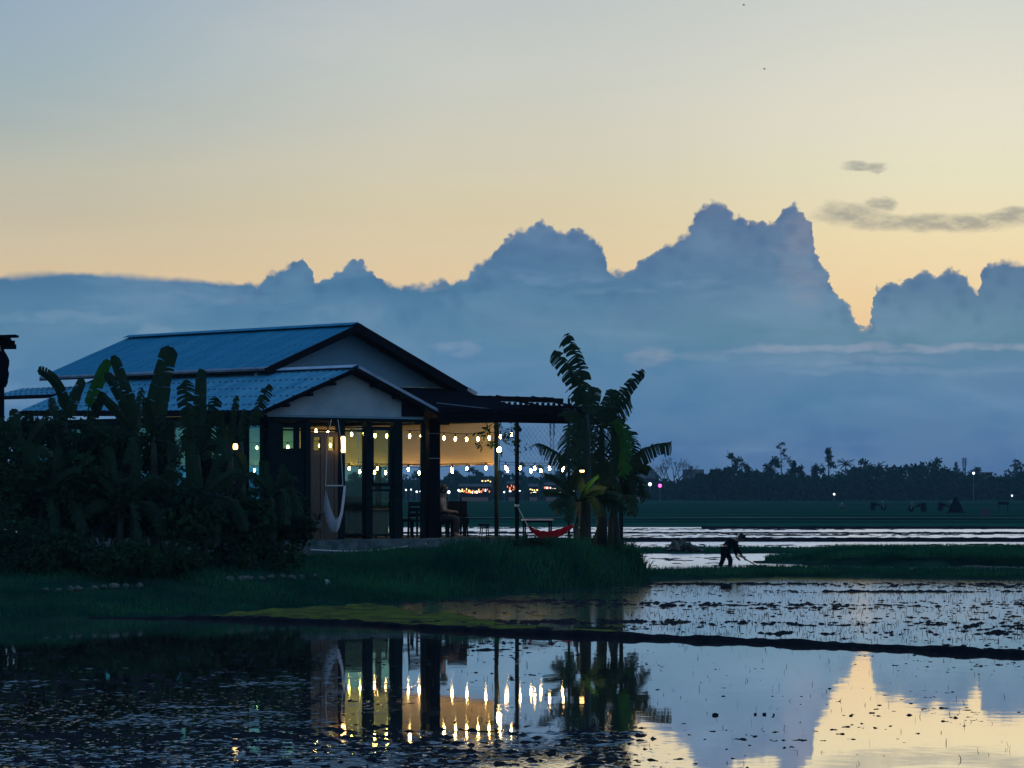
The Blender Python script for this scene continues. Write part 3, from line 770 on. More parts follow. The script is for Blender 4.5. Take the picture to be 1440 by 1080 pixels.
# dark end panel at the right of the porch gable
hp(prism([(1.72, 4.26), (2.44, 4.26), (2.44, 4.36), (1.72, 4.64)], FY - 0.03, FY - 0.004), 'end_panel', M['frame'])
hp(prism([(2.55, 4.3), (6.3, 4.3), (6.3, 5.0), (2.55, 5.0)], 13.0, 13.1), 'rear_wall', M['gable'])
def hb(lo, hi, name, m):
    b = MB(); b.bb(lo, hi); return hp(b, name, m)
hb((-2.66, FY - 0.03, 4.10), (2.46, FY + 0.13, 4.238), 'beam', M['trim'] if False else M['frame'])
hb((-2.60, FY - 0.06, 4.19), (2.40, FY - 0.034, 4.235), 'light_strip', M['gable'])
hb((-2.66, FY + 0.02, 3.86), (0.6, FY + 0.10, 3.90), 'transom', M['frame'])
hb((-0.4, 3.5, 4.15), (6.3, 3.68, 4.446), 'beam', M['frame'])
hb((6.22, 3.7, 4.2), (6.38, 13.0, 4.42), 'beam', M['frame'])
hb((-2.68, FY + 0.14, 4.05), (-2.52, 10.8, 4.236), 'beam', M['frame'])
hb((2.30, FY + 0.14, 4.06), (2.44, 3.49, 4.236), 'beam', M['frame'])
# posts of the porch front, read off the photo columns
def post(p0, p1, y=FY, z0=FL, z1=4.10, d=0.16, m='frame'):
    x0, x1 = hx(p0, y), hx(p1, y)
    return hb((x0, y, z0), (x1, y + d, z1), 'post', M[m])
post(377, 396, FY, 0.9)
post(430, 437)
post(477, 484.5)
post(515, 522.8)
post(554.5, 566)
post(593.5, 598.5, FY, 0.9, 4.10, 0.07)
hb((hx(604, 0.8), 0.8, 0.9), (hx(619, 0.8), 1.05, 4.4), 'column', M['timber'])
# bands on the thick column
for py in (609.5, 644.5):
    z = hz(py, 3.2, 0.8); x0, x1 = hx(603.6, 0.79), hx(619.4, 0.79)
    hb((x0, 0.78, z - 0.012), (x1, 0.796, z + 0.012), 'strap', M['steel'])
# left bay of the front: dark boards below, glazed above
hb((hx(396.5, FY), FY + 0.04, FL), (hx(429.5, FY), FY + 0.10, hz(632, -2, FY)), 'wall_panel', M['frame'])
def window(p0, p1, y0, y1, y=FY, fw=0.06, g_='glass', z0=None, z1=None, mull=()):
    x0, x1 = hx(p0, y), hx(p1, y)
    zt = hz(y0, (x0 + x1) / 2, y) if z1 is None else z1
    zb = hz(y1, (x0 + x1) / 2, y) if z0 is None else z0
    fr_ = MB()
    fr_.bb((x0, y + 0.03, zb), (x0 + fw, y + 0.11, zt)); fr_.bb((x1 - fw, y + 0.03, zb), (x1, y + 0.11, zt))
    fr_.bb((x0 + fw, y + 0.03, zt - fw), (x1 - fw, y + 0.11, zt)); fr_.bb((x0 + fw, y + 0.03, zb), (x1 - fw, y + 0.11, zb + fw))
    w_ = hp(fr_, 'window', M['frame'])
    gl = MB(); gl.bb((x0 + fw, y + 0.06, zb + fw), (x1 - fw, y + 0.072, zt - fw))
    hp(gl, 'pane', M[g_], w_, ); w_.children[0].location = (0, 0, -GZ)
    return w_
window(396.5, 419, 598, 634, g_='glass_teal')
window(419.4, 429.6, 598, 634, g_='glass')
hb((hx(419.2, FY), FY + 0.04, hz(597, -2, FY)), (hx(430, FY), FY + 0.1, 4.098), 'wall_panel', M['frame'])
window(523.2, 553.3, 600, 684, fw=0.085)
window(523.2, 553.3, 688, 754, fw=0.05)
window(485, 514.3, 600, 752, fw=0.03)
# folding brown doors, two leaves with glazed tops
for (a, b) in ((437.4, 457.2), (457.6, 476.6)):
    x0, x1 = hx(a, FY), hx(b, FY); zt, zs = 3.84, hz(633, -1, FY)
    d_ = MB(); st = 0.11
    d_.bb((x0, FY + 0.03, FL + 0.02), (x0 + st, FY + 0.09, zt)); d_.bb((x1 - st, FY + 0.03, FL + 0.02), (x1, FY + 0.09, zt))
    d_.bb((x0 + st, FY + 0.03, zt - 0.12), (x1 - st, FY + 0.09, zt)); d_.bb((x0 + st, FY + 0.03, zs - 0.08), (x1 - st, FY + 0.09, zs))
    d_.bb((x0 + st, FY + 0.045, FL + 0.02), (x1 - st, FY + 0.075, zs - 0.082))
    dd = hp(d_, 'door', M['door'])
    gl = MB(); gl.bb((x0 + st, FY + 0.055, zs), (x1 - st, FY + 0.065, zt - 0.12)); hp(gl, 'pane', M['glass'], dd).location = (0, 0, -GZ)
# left side wall with a row of windows
xs_ = -2.6
bays = [0.42 + 1.5 * i for i in range(7)]
prev = FY + 0.16
for b0 in bays:
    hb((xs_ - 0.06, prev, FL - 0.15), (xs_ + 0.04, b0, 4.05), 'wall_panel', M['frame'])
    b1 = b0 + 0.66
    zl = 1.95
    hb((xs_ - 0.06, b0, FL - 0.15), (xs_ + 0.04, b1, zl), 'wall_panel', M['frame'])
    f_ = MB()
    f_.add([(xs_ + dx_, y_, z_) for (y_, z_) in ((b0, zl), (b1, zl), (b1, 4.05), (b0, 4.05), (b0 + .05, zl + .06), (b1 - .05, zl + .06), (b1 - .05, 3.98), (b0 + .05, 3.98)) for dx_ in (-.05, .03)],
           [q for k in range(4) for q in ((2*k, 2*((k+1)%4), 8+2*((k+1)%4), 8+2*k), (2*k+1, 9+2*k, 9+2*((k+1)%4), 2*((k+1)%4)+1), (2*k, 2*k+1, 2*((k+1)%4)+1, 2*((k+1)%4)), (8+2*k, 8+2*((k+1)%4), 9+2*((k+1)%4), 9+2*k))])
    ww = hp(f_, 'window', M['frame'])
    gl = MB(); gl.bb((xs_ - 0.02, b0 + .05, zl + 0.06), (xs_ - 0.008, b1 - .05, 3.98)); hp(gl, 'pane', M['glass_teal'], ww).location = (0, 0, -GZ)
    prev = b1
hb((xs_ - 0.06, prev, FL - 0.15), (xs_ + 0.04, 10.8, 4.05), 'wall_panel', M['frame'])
# hall columns on the far side
for y in (4.2, 6.6, 9.0, 11.4, 12.9):
    hb((6.25, y, 0.6), (6.37, y + 0.12, 4.42), 'column', M['frame'])
# a low counter wall inside
hb((-0.2, 3.0, FL), (2.9, 3.1, 2.25), 'counter', M['dark'])
hb((3.2, 6.0, FL), (6.1, 6.1, 2.0), 'counter', M['dark'])

# ---- rope / hose along the slab edge
mb = MB()
pts = [HW(hx(437 + (600 - 437) * t, -0.85), -0.85, hz(771.5 + 3.0 * math.sin(t * PI * 1.3) - 9.0 * max(0, t - 0.6), 0, -0.85)) for t in [i / 16 for i in range(17)]]
o0 = pts[0].copy(); mb.tube([p - o0 for p in pts], 0.02, 6)
tag(mb.build('rope', M['rope'], loc=o0), 'pale rope sagging along the front edge of the porch slab', 'rope')
# stepping stones / edge of the terrace under the slab
slabs = []
for i, (px, py) in enumerate([(586, 766), (612, 765), (640, 764), (664, 763)]):
    p = W(px, py, 83.6); b = MB(); b.box((0, 0, 0), (0.42, 0.3, 0.16))
    o = b.build('paving_block', M['concrete'], loc=p); slabs.append(o)
    tag(o, ['grey concrete block below the thin post, leftmost of four', 'grey concrete block below the thick column, second of four', 'grey concrete block below the seated person, third of four', 'grey concrete block right of the seated person, last of four'][i], 'concrete block', 'concrete blocks along the terrace edge')

# =================================================================== pergola beside the house
pg = thing('pergola', 'dark flat pergola with open battens between the house and the banana clump', 'pergola', (AX, AY, GZ), TH)
def pp(mb, name, m, **k): return mb.build(name, m, pg, off=OFF, **k)
PF, PB, ZF, ZB = -0.05, 3.4, 4.24, 4.93
def pz(y): return ZF + (ZB - ZF) * (y - PF) / (PB - PF)
mb = MB(); mb.beam((2.6, PF, ZF - 0.02), (9.1, PF, ZF - 0.02), 0.08, 0.16); pp(mb, 'beam', M['timber'])
mb = MB(); mb.beam((2.55, PF - 0.07, ZF + 0.13), (7.9, PF - 0.07, ZF + 0.13), 0.03, 0.24); pp(mb, 'fascia', M['timber'])
mb = MB(); mb.beam((6.6, PB, ZB - 0.03), (9.1, PB, ZB - 0.03), 0.07, 0.05); pp(mb, 'beam', M['timber'])
mb = MB(); mb.beam((2.7, PB - 0.02, ZB - 0.08), (6.58, PB - 0.02, ZB - 0.08), 0.08, 0.2); pp(mb, 'beam', M['timber'])
for x in (6.35, 7.7, 9.0):
    mb = MB(); mb.beam((x, PF, ZF + 0.09), (x, PB, ZB + 0.02), 0.045, 0.05); pp(mb, 'rafter', M['timber'])
for i in range(4):
    x = 2.8 + 0.95 * i
    mb = MB(); mb.beam((x, PF, ZF + 0.09), (x, PB, ZB - 0.05), 0.06, 0.08); pp(mb, 'rafter', M['timber'])
# battens: rows read off the open end
for (y, h) in ((0.35, 0.15), (0.95, 0.07), (1.30, 0.05), (2.25, 0.12), (2.62, 0.04)):
    mb = MB(); mb.beam((5.4, y, pz(y) + 0.12), (9.05, y, pz(y) + 0.12), 0.09, h); pp(mb, 'batten', M['timber'])
for i in range(15):
    x = 6.05 + 0.2 * i
    mb = MB(); mb.bb((x - 0.03, 1.70, pz(1.72) - 0.02), (x + 0.03, 1.76, pz(1.72) + 0.14)); pp(mb, 'spacer', M['timber'])
for x in (5.9, 6.9, 7.9, 8.9):
    mb = MB(); mb.bb((x - 0.03, 2.75, pz(2.75) - 0.03), (x + 0.03, 2.81, ZB)); pp(mb, 'spacer', M['timber'])
rg = random.Random(4)
for i in range(7):           # dark corrugated sheets over the near half
    x0 = 2.62 + i * 0.52; ext = PF - 0.12 - 0.05 * rg.random()
    vs, fs = [], []
    for k in range(9):
        x = x0 + 0.53 * k / 8; h = 0.016 * (k % 2)
        vs += [(x, ext, pz(ext) + 0.15 + h), (x, PB + 0.1, pz(PB + 0.1) + 0.15 + h)]
    for k in range(8): fs.append((2 * k, 2 * k + 2, 2 * k + 3, 2 * k + 1))
    mb = MB().add(vs, fs); pp(mb, 'roof_sheet', M['timber'])
def pbump(): pass
def ppost(px, y, z0, w=0.075):
    x = hx(px, y)
    mb = MB(); mb.bb((x - w / 2, y - w / 2, z0), (x + w / 2, y + w / 2, pz(y) + 0.02)); pp(mb, 'post', M['frame'])
    return x
xp727 = ppost(727, 0.0, 0.55)
xp698 = ppost(698, 1.65, 0.55)
xp873 = ppost(873.5, 0.02, 0.45)
ppost(800, 3.3, 0.45, 0.05)
mb = MB(); mb.tube([(2.5, -0.1, 4.60), (4, -0.12, 4.50), (6, -0.12, 4.36), (9.0, -0.1, 4.34)], 0.012, 5); pp(mb, 'cable', M['steel'])
# wire mesh behind the front post
mb = MB()
x0, x1, z0, z1 = xp727 + 0.12, 7.3, 3.0, 4.12
d = 0.16
k = x0 - (z1 - z0)
while k < x1:
    for sg in (0, 1):
        a = [k, z0]; b_ = [k + (z1 - z0), z1]
        t0 = max(0, (x0 - a[0]) / (z1 - z0)); t1 = min(1, (x1 - a[0]) / (z1 - z0))
        if t1 > t0:
            za, zb = z0 + t0 * (z1 - z0), z0 + t1 * (z1 - z0)
            if sg: za, zb = z1 - (za - z0), z1 - (zb - z0)
            mb.tube([(a[0] + t0 * (z1 - z0), 0.12, za), (a[0] + t1 * (z1 - z0), 0.12, zb)], 0.0035, 3, False)
    k += d
pp(mb, 'wire_mesh', M['steel'])

# ---- roll-up blinds on the far side
lab = ['tan roll-up blind nearest the pergola post, lit by the bulbs', 'tan roll-up blind seen through the open bay left of the thick column', 'tan roll-up blind seen through the framed porch window', 'tan roll-up blind farthest back, seen through the left side windows']
ye = [1.72, 4.5, 7.3, 10.1, 13.1]
lab.append('tan roll-up blind across the rear end of the hall')
for i in range(5):
    y0, y1 = (ye[i] + 0.03, ye[i + 1] - 0.03) if i < 4 else (0.0, 5.9)
    bl = thing('roll_blind', lab[i], 'blind', HW(6.12, y0, 4.19) if i < 4 else HW(6.1, 13.16, 4.19), TH if i < 4 else TH + PI / 2, 'tan blinds along the far side')
    n = 14; vs, fs = [], []
    for a in range(n + 1):
        for b in range(7):
            t, q = a / n, b / 6
            vs.append((0.02 * math.sin(q * PI * 2 + i) * q + 0.012 * math.sin(t * 9 + i), (y1 - y0) * t, -1.08 * q))
    for a in range(n):
        for b in range(6): fs.append((a * 7 + b, (a + 1) * 7 + b, (a + 1) * 7 + b + 1, a * 7 + b + 1))
    MB().add(vs, fs).build('fabric', M['blind'], bl, smooth=True)
    MB().tube([(0.02, 0, -1.10), (0.02, y1 - y0, -1.10)], 0.025, 6).build('bottom_bar', M['wood'], bl)
    MB().tube([(0, 0, 0.02), (0, y1 - y0, 0.02)], 0.035, 6).build('roller', M['frame'], bl)

# ---- string lights
def string(a, b, n, label, m, sag=0.06, skip=0.0, r=0.025, es=None, jit=0.0, seed=1):
    a, b = Vector(a), Vector(b); rr = random.Random(seed)
    st = thing('string_light', label, 'string lights', a, 0, 'strings of warm bulbs round the house')
    def pt(t): return (b - a) * t - Vector((0, 0, sag * 4 * t * (1 - t)))
    MB().tube([pt(i / 16) for i in range(17)], 0.007, 4, False).build('wire', M['frame'], st)
    sock = MB().tube([(0, 0, 0.0), (0, 0, -0.09)], 0.018, 6).build('socket', M['frame'], st)
    bulb = MB().lathe([(0.012, -0.085), (r * .62, -0.100), (r * .94, -0.122), (r, -0.142), (r * .92, -0.162), (r * .6, -0.182), (r * .15, -0.192)], 10).build('bulb', m, sock, smooth=True)
    for i in range(n):
        t = (i + 0.5) / n + (rr.random() - .5) * jit / n
        so_ = sock if i == 0 else copy_tree(sock, st)
        so_.location = pt(t)
    return st
def onplane(px, y, py): 
    x = hx(px, y); return HW(x, y, hz(py, x, y))
string(onplane(436, 0.85, 597), onplane(600, 0.85, 605), 10, 'string of warm bulbs across the porch windows under the gable', M['bulb'])
string(onplane(600, 0.85, 605), onplane(727, 0.9, 602), 8, 'string of warm bulbs from the thick column across the tan blind', M['bulb'], 0.12)
string(HW(6.0, 1.7, hz(650, 6.0, 1.7)), HW(6.0, 7.2, hz(650, 6, 7.2)), 9, 'string of warm bulbs hung along the lower edge of the tan blinds', M['bulb_far'], 0.05, jit=0.3)
string(HW(6.0, 7.3, hz(651, 6.0, 7.2)), HW(6.0, 12.9, hz(653, 6, 12.9)), 12, 'string of warm bulbs far inside, seen through the left windows', M['bulb'], 0.05)
string(HW(5.3, 6.8, 3.80), HW(5.3, 12.8, 3.78), 13, 'upper string of warm bulbs deep inside, seen through the left windows', M['bulb'], 0.05)
string(HW(5.0, 1.9, hz(655, 5, 1.7)), HW(5.2, 6.6, hz(655, 5.2, 6.6)), 7, 'lower string of warm bulbs beside the seated person', M['bulb_far'], 0.05, jit=0.5, seed=3)
string(HW(6.15, 1.62, hz(649, 6.1, 1.65)), W(822, 648, 88.2), 6, 'string of warm bulbs from the pergola post to the banana clump', M['bulb_far'], 0.05, jit=0.2, seed=5)
string(HW(5.6, 0.9, hz(653, 5.6, 0.9)), W(800, 652, 91.5), 4, 'short rear string of warm bulbs behind the pergola front post', M['bulb_far'], 0.04, jit=0.5, seed=8)
def lantern(loc, label, h, r, m='lantern'):
    t = thing('wall_lantern', label, 'lantern', loc, 0, 'glowing lanterns on the house')
    MB().lathe([(r * .8, -h / 2), (r, -h / 2 + 0.03), (r, h / 2 - 0.04), (r * .7, h / 2)], 10).build('lamp_shade', M[m], t, smooth=True)
    MB().lathe([(r * .9, h / 2 + 0.002), (r * 1.1, h / 2 + 0.02), (r * .2, h / 2 + 0.08)], 10).build('cap', M['frame'], t)
    MB().tube([(0, 0, h / 2 + 0.07), (0, 0.0, h / 2 + 0.16), (0, 0.16, h / 2 + 0.18)], 0.014, 5).build('bracket', M['frame'], t)
p = onplane(482.5, FY - 0.17, 625); lantern(p, 'tall glowing lantern on the porch post beside the brown doors', 0.40, 0.058)
p = W(331, 628, 77.2); lantern(p, 'small tilted warm lantern glowing among the banana stems', 0.13, 0.055)
p = W(702, 632, 88.0); t_ = thing('post_lamp', 'single bright bulb on the pergola post below the vine', 'lamp', p, 0)
MB().lathe([(0.02, 0.06), (0.05, 0.03), (0.06, -0.02), (0.03, -0.07)], 8).build('bulb', M['bulb_far'], t_, smooth=True)
MB().tube([(0, 0, 0.05), (-0.02, 0.02, 0.12), (-0.09, 0.06, 0.14)], 0.012, 5).build('bracket', M['frame'], t_)
p = W(818.5, 660, 85.9); t_ = thing('spot_lamp', 'warm spot lamp shining down onto the banana leaves', 'lamp', p, 0)
MB().lathe([(0.05, -0.07), (0.06, -0.03), (0.045, 0.04)], 8).build('bulb', M['lantern'], t_, smooth=True)
MB().lathe([(0.062, -0.02), (0.066, 0.04), (0.02, 0.10)], 8).build('lamp_shade', M['frame'], t_)
lt = bpy.data.lights.new('spot_lamp_light', 'SPOT'); lt.energy = 22; lt.color = (1.0, 0.62, 0.15); lt.spot_size = R(150); lt.shadow_soft_size = 0.05; lt.spot_blend = 0.8
lo_ = bpy.data.objects.new('lamp_light', lt); C.objects.link(lo_); lo_.parent = t_; lo_.location = (0.02, -0.1, -0.09); lo_.rotation_euler = (R(15), R(-50), 0)

# ---- hanging chair on the porch
p = onplane(470, -0.25, 590)
hc = thing('hammock_chair', 'white cloth hammock chair hanging from the porch beam', 'hammock chair', p, R(20))
zb = -(683 - 590) * p.y / F; zl = -(750 - 590) * p.y / F
w_ = 0.22
MB().tube([(-w_, 0, zb), (w_, 0, zb)], 0.018, 6).build('spreader_bar', M['rope'], hc)
MB().tube([(-w_, 0, zb), (-0.16, 0.05, -0.5), (-0.05, 0.08, 0.0)], 0.009, 5).build('rope', M['rope'], hc)
MB().tube([(w_, 0, zb), (0.18, 0.05, -0.5), (0.12, 0.08, 0.0)], 0.009, 5).build('rope', M['rope'], hc)
# cloth: a sling whose front edges run up to the bar ends
nu, nv = 14, 10; vs, fs = [], []
for i in range(nu + 1):
    for j in range(nv + 1):
        a = i / nu * 2 - 1; b = j / nv
        # b runs front(0) to back(1); the sling is deepest in the middle
        drop = (1 - abs(a) ** (1.3 + 2.2 * b))
        top = zb if b > 0.5 else zb
        z = zb + (zl - zb) * drop * (0.60 + 0.40 * math.sin(PI * min(1, 0.15 + b * 0.75)))
        x = a * (w_ + 0.09 * math.sin(PI * min(1, abs(a) * 0.9)) * (0.4 + b)) + 0.05 * b
        y = (b - 0.4) * 0.62 * drop + 0.02 * math.sin(a * 11 + b * 3)
        vs.append((x, y, z))
for i in range(nu):
    for j in range(nv): fs.append((i * (nv + 1) + j, (i + 1) * (nv + 1) + j, (i + 1) * (nv + 1) + j + 1, i * (nv + 1) + j + 1))
MB().add(vs, fs).build('sling', M['canvas'], hc, smooth=True)

# ---- red hammock between the pergola post and the banana clump
a = HW(xp727, 0.0, 0); a.z = CAMZ + (HOR - 711) * a.y / F
b = W(818, 716, 87.2)
a0, b0 = W(743, 741, 87.4), W(806, 741, 87.2)
hm = thing('red_hammock', 'red cloth hammock slung between the pergola post and the banana trunk', 'hammock', a0)
n, q = 22, 8; vs, fs = [], []
for i in range(n + 1):
    t = i / n
    c = (b0 - a0) * t; sag = -0.33 * (math.sin(PI * t ** 0.85)) ** 0.9
    wd = 0.05 + 0.26 * math.sin(PI * t) ** 0.6
    for j in range(q + 1):
        s_ = j / q * 2 - 1
        vs.append((c.x, c.y + s_ * wd * 0.8, c.z + sag + abs(s_) ** 1.6 * wd * 0.72 + 0.012 * math.sin(i * 1.9 + j * 2.3)))
for i in range(n):
    for j in range(q): fs.append((i * (q + 1) + j, (i + 1) * (q + 1) + j, (i + 1) * (q + 1) + j + 1, i * (q + 1) + j + 1))
MB().add(vs, fs).build('sling', M['redcloth'], hm, smooth=True)
MB().tube([(0, 0, 0), a - a0], 0.012, 5).build('rope', M['rope'], hm)
MB().tube([b0 - a0, b - a0], 0.012, 5).build('rope', M['rope'], hm)
MB().lathe([(0.062, -0.03), (0.068, 0), (0.062, 0.03)], 8, c=a - a0).build('knot', M['rope'], hm)

# ---- furniture
def table(name, loc, rz, L, Wd, Hh, label, top='wood', group=None, th=0.035):
    t = thing(name, label, 'table', loc, rz, group)
    MB().box((0, 0, Hh - th / 2), (L, Wd, th)).build('tabletop', M[top], t)
    for sx in (-1, 1):
        for sy in (-1, 1):
            MB().box((sx * (L / 2 - 0.05), sy * (Wd / 2 - 0.05), (Hh - th) / 2), (0.04, 0.04, Hh - th)).build('leg', M['frame'], t)
    fr_ = MB(); fr_.box((0, Wd / 2 - 0.06, Hh - th - 0.025), (L - 0.16, 0.02, 0.05)); fr_.box((0, -Wd / 2 + 0.06, Hh - th - 0.025), (L - 0.16, 0.02, 0.05))
    fr_.build('apron', M['frame'], t)
    return t
def chair_proto(label):
    t = thing('dining_chair', label, 'chair', (0, 0, 0), 0, 'dark wooden chairs on the terrace')
    MB().box((0, 0, 0.44), (0.44, 0.44, 0.045)).build('seat', M['dark'], t)
    for sx in (-1, 1):
        MB().box((sx * 0.19, -0.19, 0.21), (0.04, 0.04, 0.42)).build('leg', M['dark'], t)
        MB().beam((sx * 0.19, 0.19, 0.0), (sx * 0.19, 0.25, 0.92), 0.04, 0.04, (0, 1, 0)).build('leg', M['dark'], t)
    for i in range(3):
        MB().box((0, 0.215 + 0.015 * i, 0.58 + 0.14 * i), (0.36, 0.02, 0.10)).build('back_slat', M['dark'], t)
    return t
gz = 0.86
table('yard_table', W(755.5, 690, 89.0) * 1 - Vector((0, 0, CAMZ - 0.82)), R(6), 0.78, 0.55, 0.84, 'narrow dark table with a pale top behind the red hammock', 'paletop')
table('terrace_table', HW(5.0, 2.6, FL), TH, 1.2, 0.7, 0.74, 'dark wooden table right of the seated person')
table('terrace_table', HW(2.3, 1.9, FL), TH, 1.1, 0.7, 0.74, 'dark wooden table behind the thin porch post')
ch = chair_proto('dark chair right of the seated person, its back to the fields')
spots = [(HW(4.6, 1.75, FL), TH + 2.9, None), (HW(4.15, 3.2, FL), TH + 1.5, 'dark chair behind the seated person'),
         (HW(1.6, 1.6, FL), TH + 1.4, 'dark chair in the open bay right of the framed window'), (HW(2.75, 1.2, FL), TH + 3.0, 'dark chair just left of the thick column'),
         (HW(2.3, 2.7, FL), TH, 'dark chair far side of the table behind the thin post'), (HW(5.6, 3.2, FL), TH - 0.3, 'dark chair behind the terrace table, nearest the fields')]
for i, (p, rz, lb) in enumerate(spots):
    o = ch if i == 0 else copy_tree(ch)
    o.location = p; o.rotation_euler = (0, 0, rz)
    if lb: o['label'] = lb
# dark lounge sofa back that the person leans beside
sf = thing('lounge_chair', 'dark boxy armchair with a high back beside the seated person', 'armchair', W(643, 690, 88.6) - Vector((0, 0, CAMZ - FL)), R(8))
MB().box((0, 0, 0.72), (0.50, 0.12, 0.42)).build('backrest', M['dark'], sf)
MB().box((0, -0.26, 0.42), (0.48, 0.50, 0.16)).build('seat', M['dark'], sf)
for sx in (-1, 1):
    MB().beam((sx * 0.22, -0.45, 0.0), (sx * 0.20, -0.40, 0.335), 0.04, 0.04, (0, 1, 0)).build('leg', M['dark'], sf)
    MB().box((sx * 0.22, 0.03, 0.25), (0.04, 0.04, 0.5)).build('leg', M['dark'], sf)
    MB().box((sx * 0.262, -0.24, 0.58), (0.03, 0.46, 0.04)).build('arm_rest', M['wood'], sf)
st = thing('bar_stool', 'slim dark stool at the slab edge right of the armchair', 'stool', W(681, 690, 88.0) - Vector((0, 0, CAMZ - 0.9)), 0)
MB().lathe([(0.15, 0.60), (0.16, 0.62), (0.15, 0.65)], 12).build('seat', M['dark'], st)
for k in range(4):
    q = k * PI / 2 + 0.5
    MB().tube([(0.17 * math.cos(q), 0.17 * math.sin(q), 0), (0.10 * math.cos(q), 0.10 * math.sin(q), 0.60)], 0.014, 5).build('leg', M['dark'], st)

# bicycle-height lean-to pole and bucket by the left corner of the slab
mb = MB(); mb.tube([(0, 0, 0), (0.31, 0.3, 0.65)], 0.012, 5)
tag(mb.build('leaning_pole', M['rope'], loc=W(414, 764, 80.5)), 'thin pale pole leaning beside the left corner of the porch', 'pole')
bk = thing('pale_pot', 'small pale pot standing at the foot of the brown door', 'pot', W(447, 745, 81.9), 0)
MB().lathe([(0.05, 0), (0.085, 0.04), (0.095, 0.14), (0.07, 0.2), (0.085, 0.22)], 10).build('body', M['stone'], bk, smooth=True)
for k in range(5):
    q = k * 1.3
    MB().tube([(0, 0, 0.2), (0.08 * math.cos(q), 0.08 * math.sin(q), 0.36), (0.2 * math.cos(q), 0.2 * math.sin(q), 0.40)], [0.012, 0.02, 0.003], 4).build('leaf', M['shrub'], bk)

# ---- hut corner at the left edge
ht = thing('lookout_hut', 'dark timber hut corner with plank roof at the left edge', 'hut', W(-19, 690, 78) - Vector((0, 0, CAMZ - 0.7)), 0)
zr = W(0, 480, 78).z - 0.7
for (x, y) in ((0.0, 0), (0.0, 1.8), (-2.4, 0), (-2.4, 1.8)):
    MB().box((x + 0.06, y, zr / 2), (0.14, 0.14, zr)).build('post', M['timber'], ht)
for k in range(5):
    MB().box((-1.06 - 0.17 * k, -0.35 + k * 0.62, zr + 0.05 - 0.02 * k), (3.42 if k % 2 else 3.62, 0.56, 0.05), Matrix.Rotation(-0.03, 3, 'Y')).build('roof_plank', M['timber'], ht)
MB().beam((-2.6, -0.1, zr - 0.045), (0.66, -0.1, zr - 0.045), 0.1, 0.11).build('beam', M['timber'], ht)
MB().beam((-2.6, 1.9, zr - 0.045), (0.4, 1.9, zr - 0.045), 0.1, 0.11).build('beam', M['timber'], ht)
cb = thing('hanging_cloth', 'dark bundle of cloth hanging from the hut post', 'cloth', W(-1, 494, 77.8), 0)
vs, fs = [], []
for i in range(9):
    t = i / 8; z = -t * 0.82
    r_ = 0.05 + 0.17 * math.sin(PI * min(1, t * 0.9 + 0.08)) * (0.8 + 0.3 * t)
    for k in range(8):
        q = 2 * PI * k / 8
        vs.append((0.06 + r_ * math.cos(q) * (1 + 0.3 * math.sin(3 * q + i)) * 0.75 + 0.03 * t, r_ * math.sin(q) * 0.6, z))
for i in range(8):
    for k in range(8): fs.append((i * 8 + k, i * 8 + (k + 1) % 8, (i + 1) * 8 + (k + 1) % 8, (i + 1) * 8 + k))
MB().add(vs, fs).build('cloth', M['workwear'], cb, smooth=True)
MB().tube([(0.03, 0.05, 0.0), (-0.02, 0.15, 0.2)], 0.01, 5).build('tie', M['rope'], cb)

# ---- stones
def stone(px, py, Y, r, label, group, seed, m='stone', sq=0.8, cat='stone', name='stone'):
    rr = random.Random(seed); vs, fs = [], []
    b = bmesh.new(); bmesh.ops.create_icosphere(b, subdivisions=2, radius=1.0)
    fx, fy_, fz = rr.uniform(.8, 1.2), rr.uniform(.7, 1.0), rr.uniform(.75, 1.05) * sq
    for v in b.verts:
        k = 1 + 0.22 * math.sin(v.co.x * 3 + seed) * math.cos(v.co.y * 4 + seed * 2) + rr.uniform(-.06, .06)
        v.co = Vector((v.co.x * fx, v.co.y * fy_, v.co.z * fz)) * k * r
    me = bpy.data.meshes.new(name); b.to_mesh(me); b.free(); me.materials.append(M[m])
    if Y is None: Y = ground_at(px, py + 3)
    o = bpy.data.objects.new(name, me); C.objects.link(o); o.location = W(px, py, Y); o.rotation_euler = (0, 0, rr.random() * 6)
    return tag(o, label, cat, group)
stone(653, 780, None, 0.16, 'large pale upright stone in the grass below the seated person', None, 3, 'pale_stone', 1.5)
stone(681, 771, None, 0.16, 'grey stone in the grass at the slab corner, left of the pergola posts', None, 5, sq=1.4)
stone(704, 775, None, 0.11, 'small grey stone in the grass at the foot of the rear pergola post', None, 8, sq=1.4)
stone(460, 820, None, 0.07, 'small white stone low on the grass slope below the porch', None, 9, 'pale_stone', 1.5)
ORD = ['first', 'second', 'third', 'fourth', 'fifth', 'sixth', 'seventh', 'eighth', 'ninth']
rr = random.Random(5)
for i in range(9):
    stone(322 + i * 15 + rr.uniform(-4, 4), 814 - i * 0.45 + rr.uniform(-1, 1), None, rr.uniform(0.06, 0.10), ORD[i] + ' small stone from the left in the kerb row below the middle shrubs', 'kerb stones below the middle shrubs', 20 + i)
for i in range(9):
    stone(62 + i * 17 + rr.uniform(-4, 4), 830 - i * 0.9 + rr.uniform(-1, 1), None, rr.uniform(0.06, 0.11), ORD[i] + ' small stone from the left in the far left kerb row near the water', 'kerb stones at far left', 40 + i)
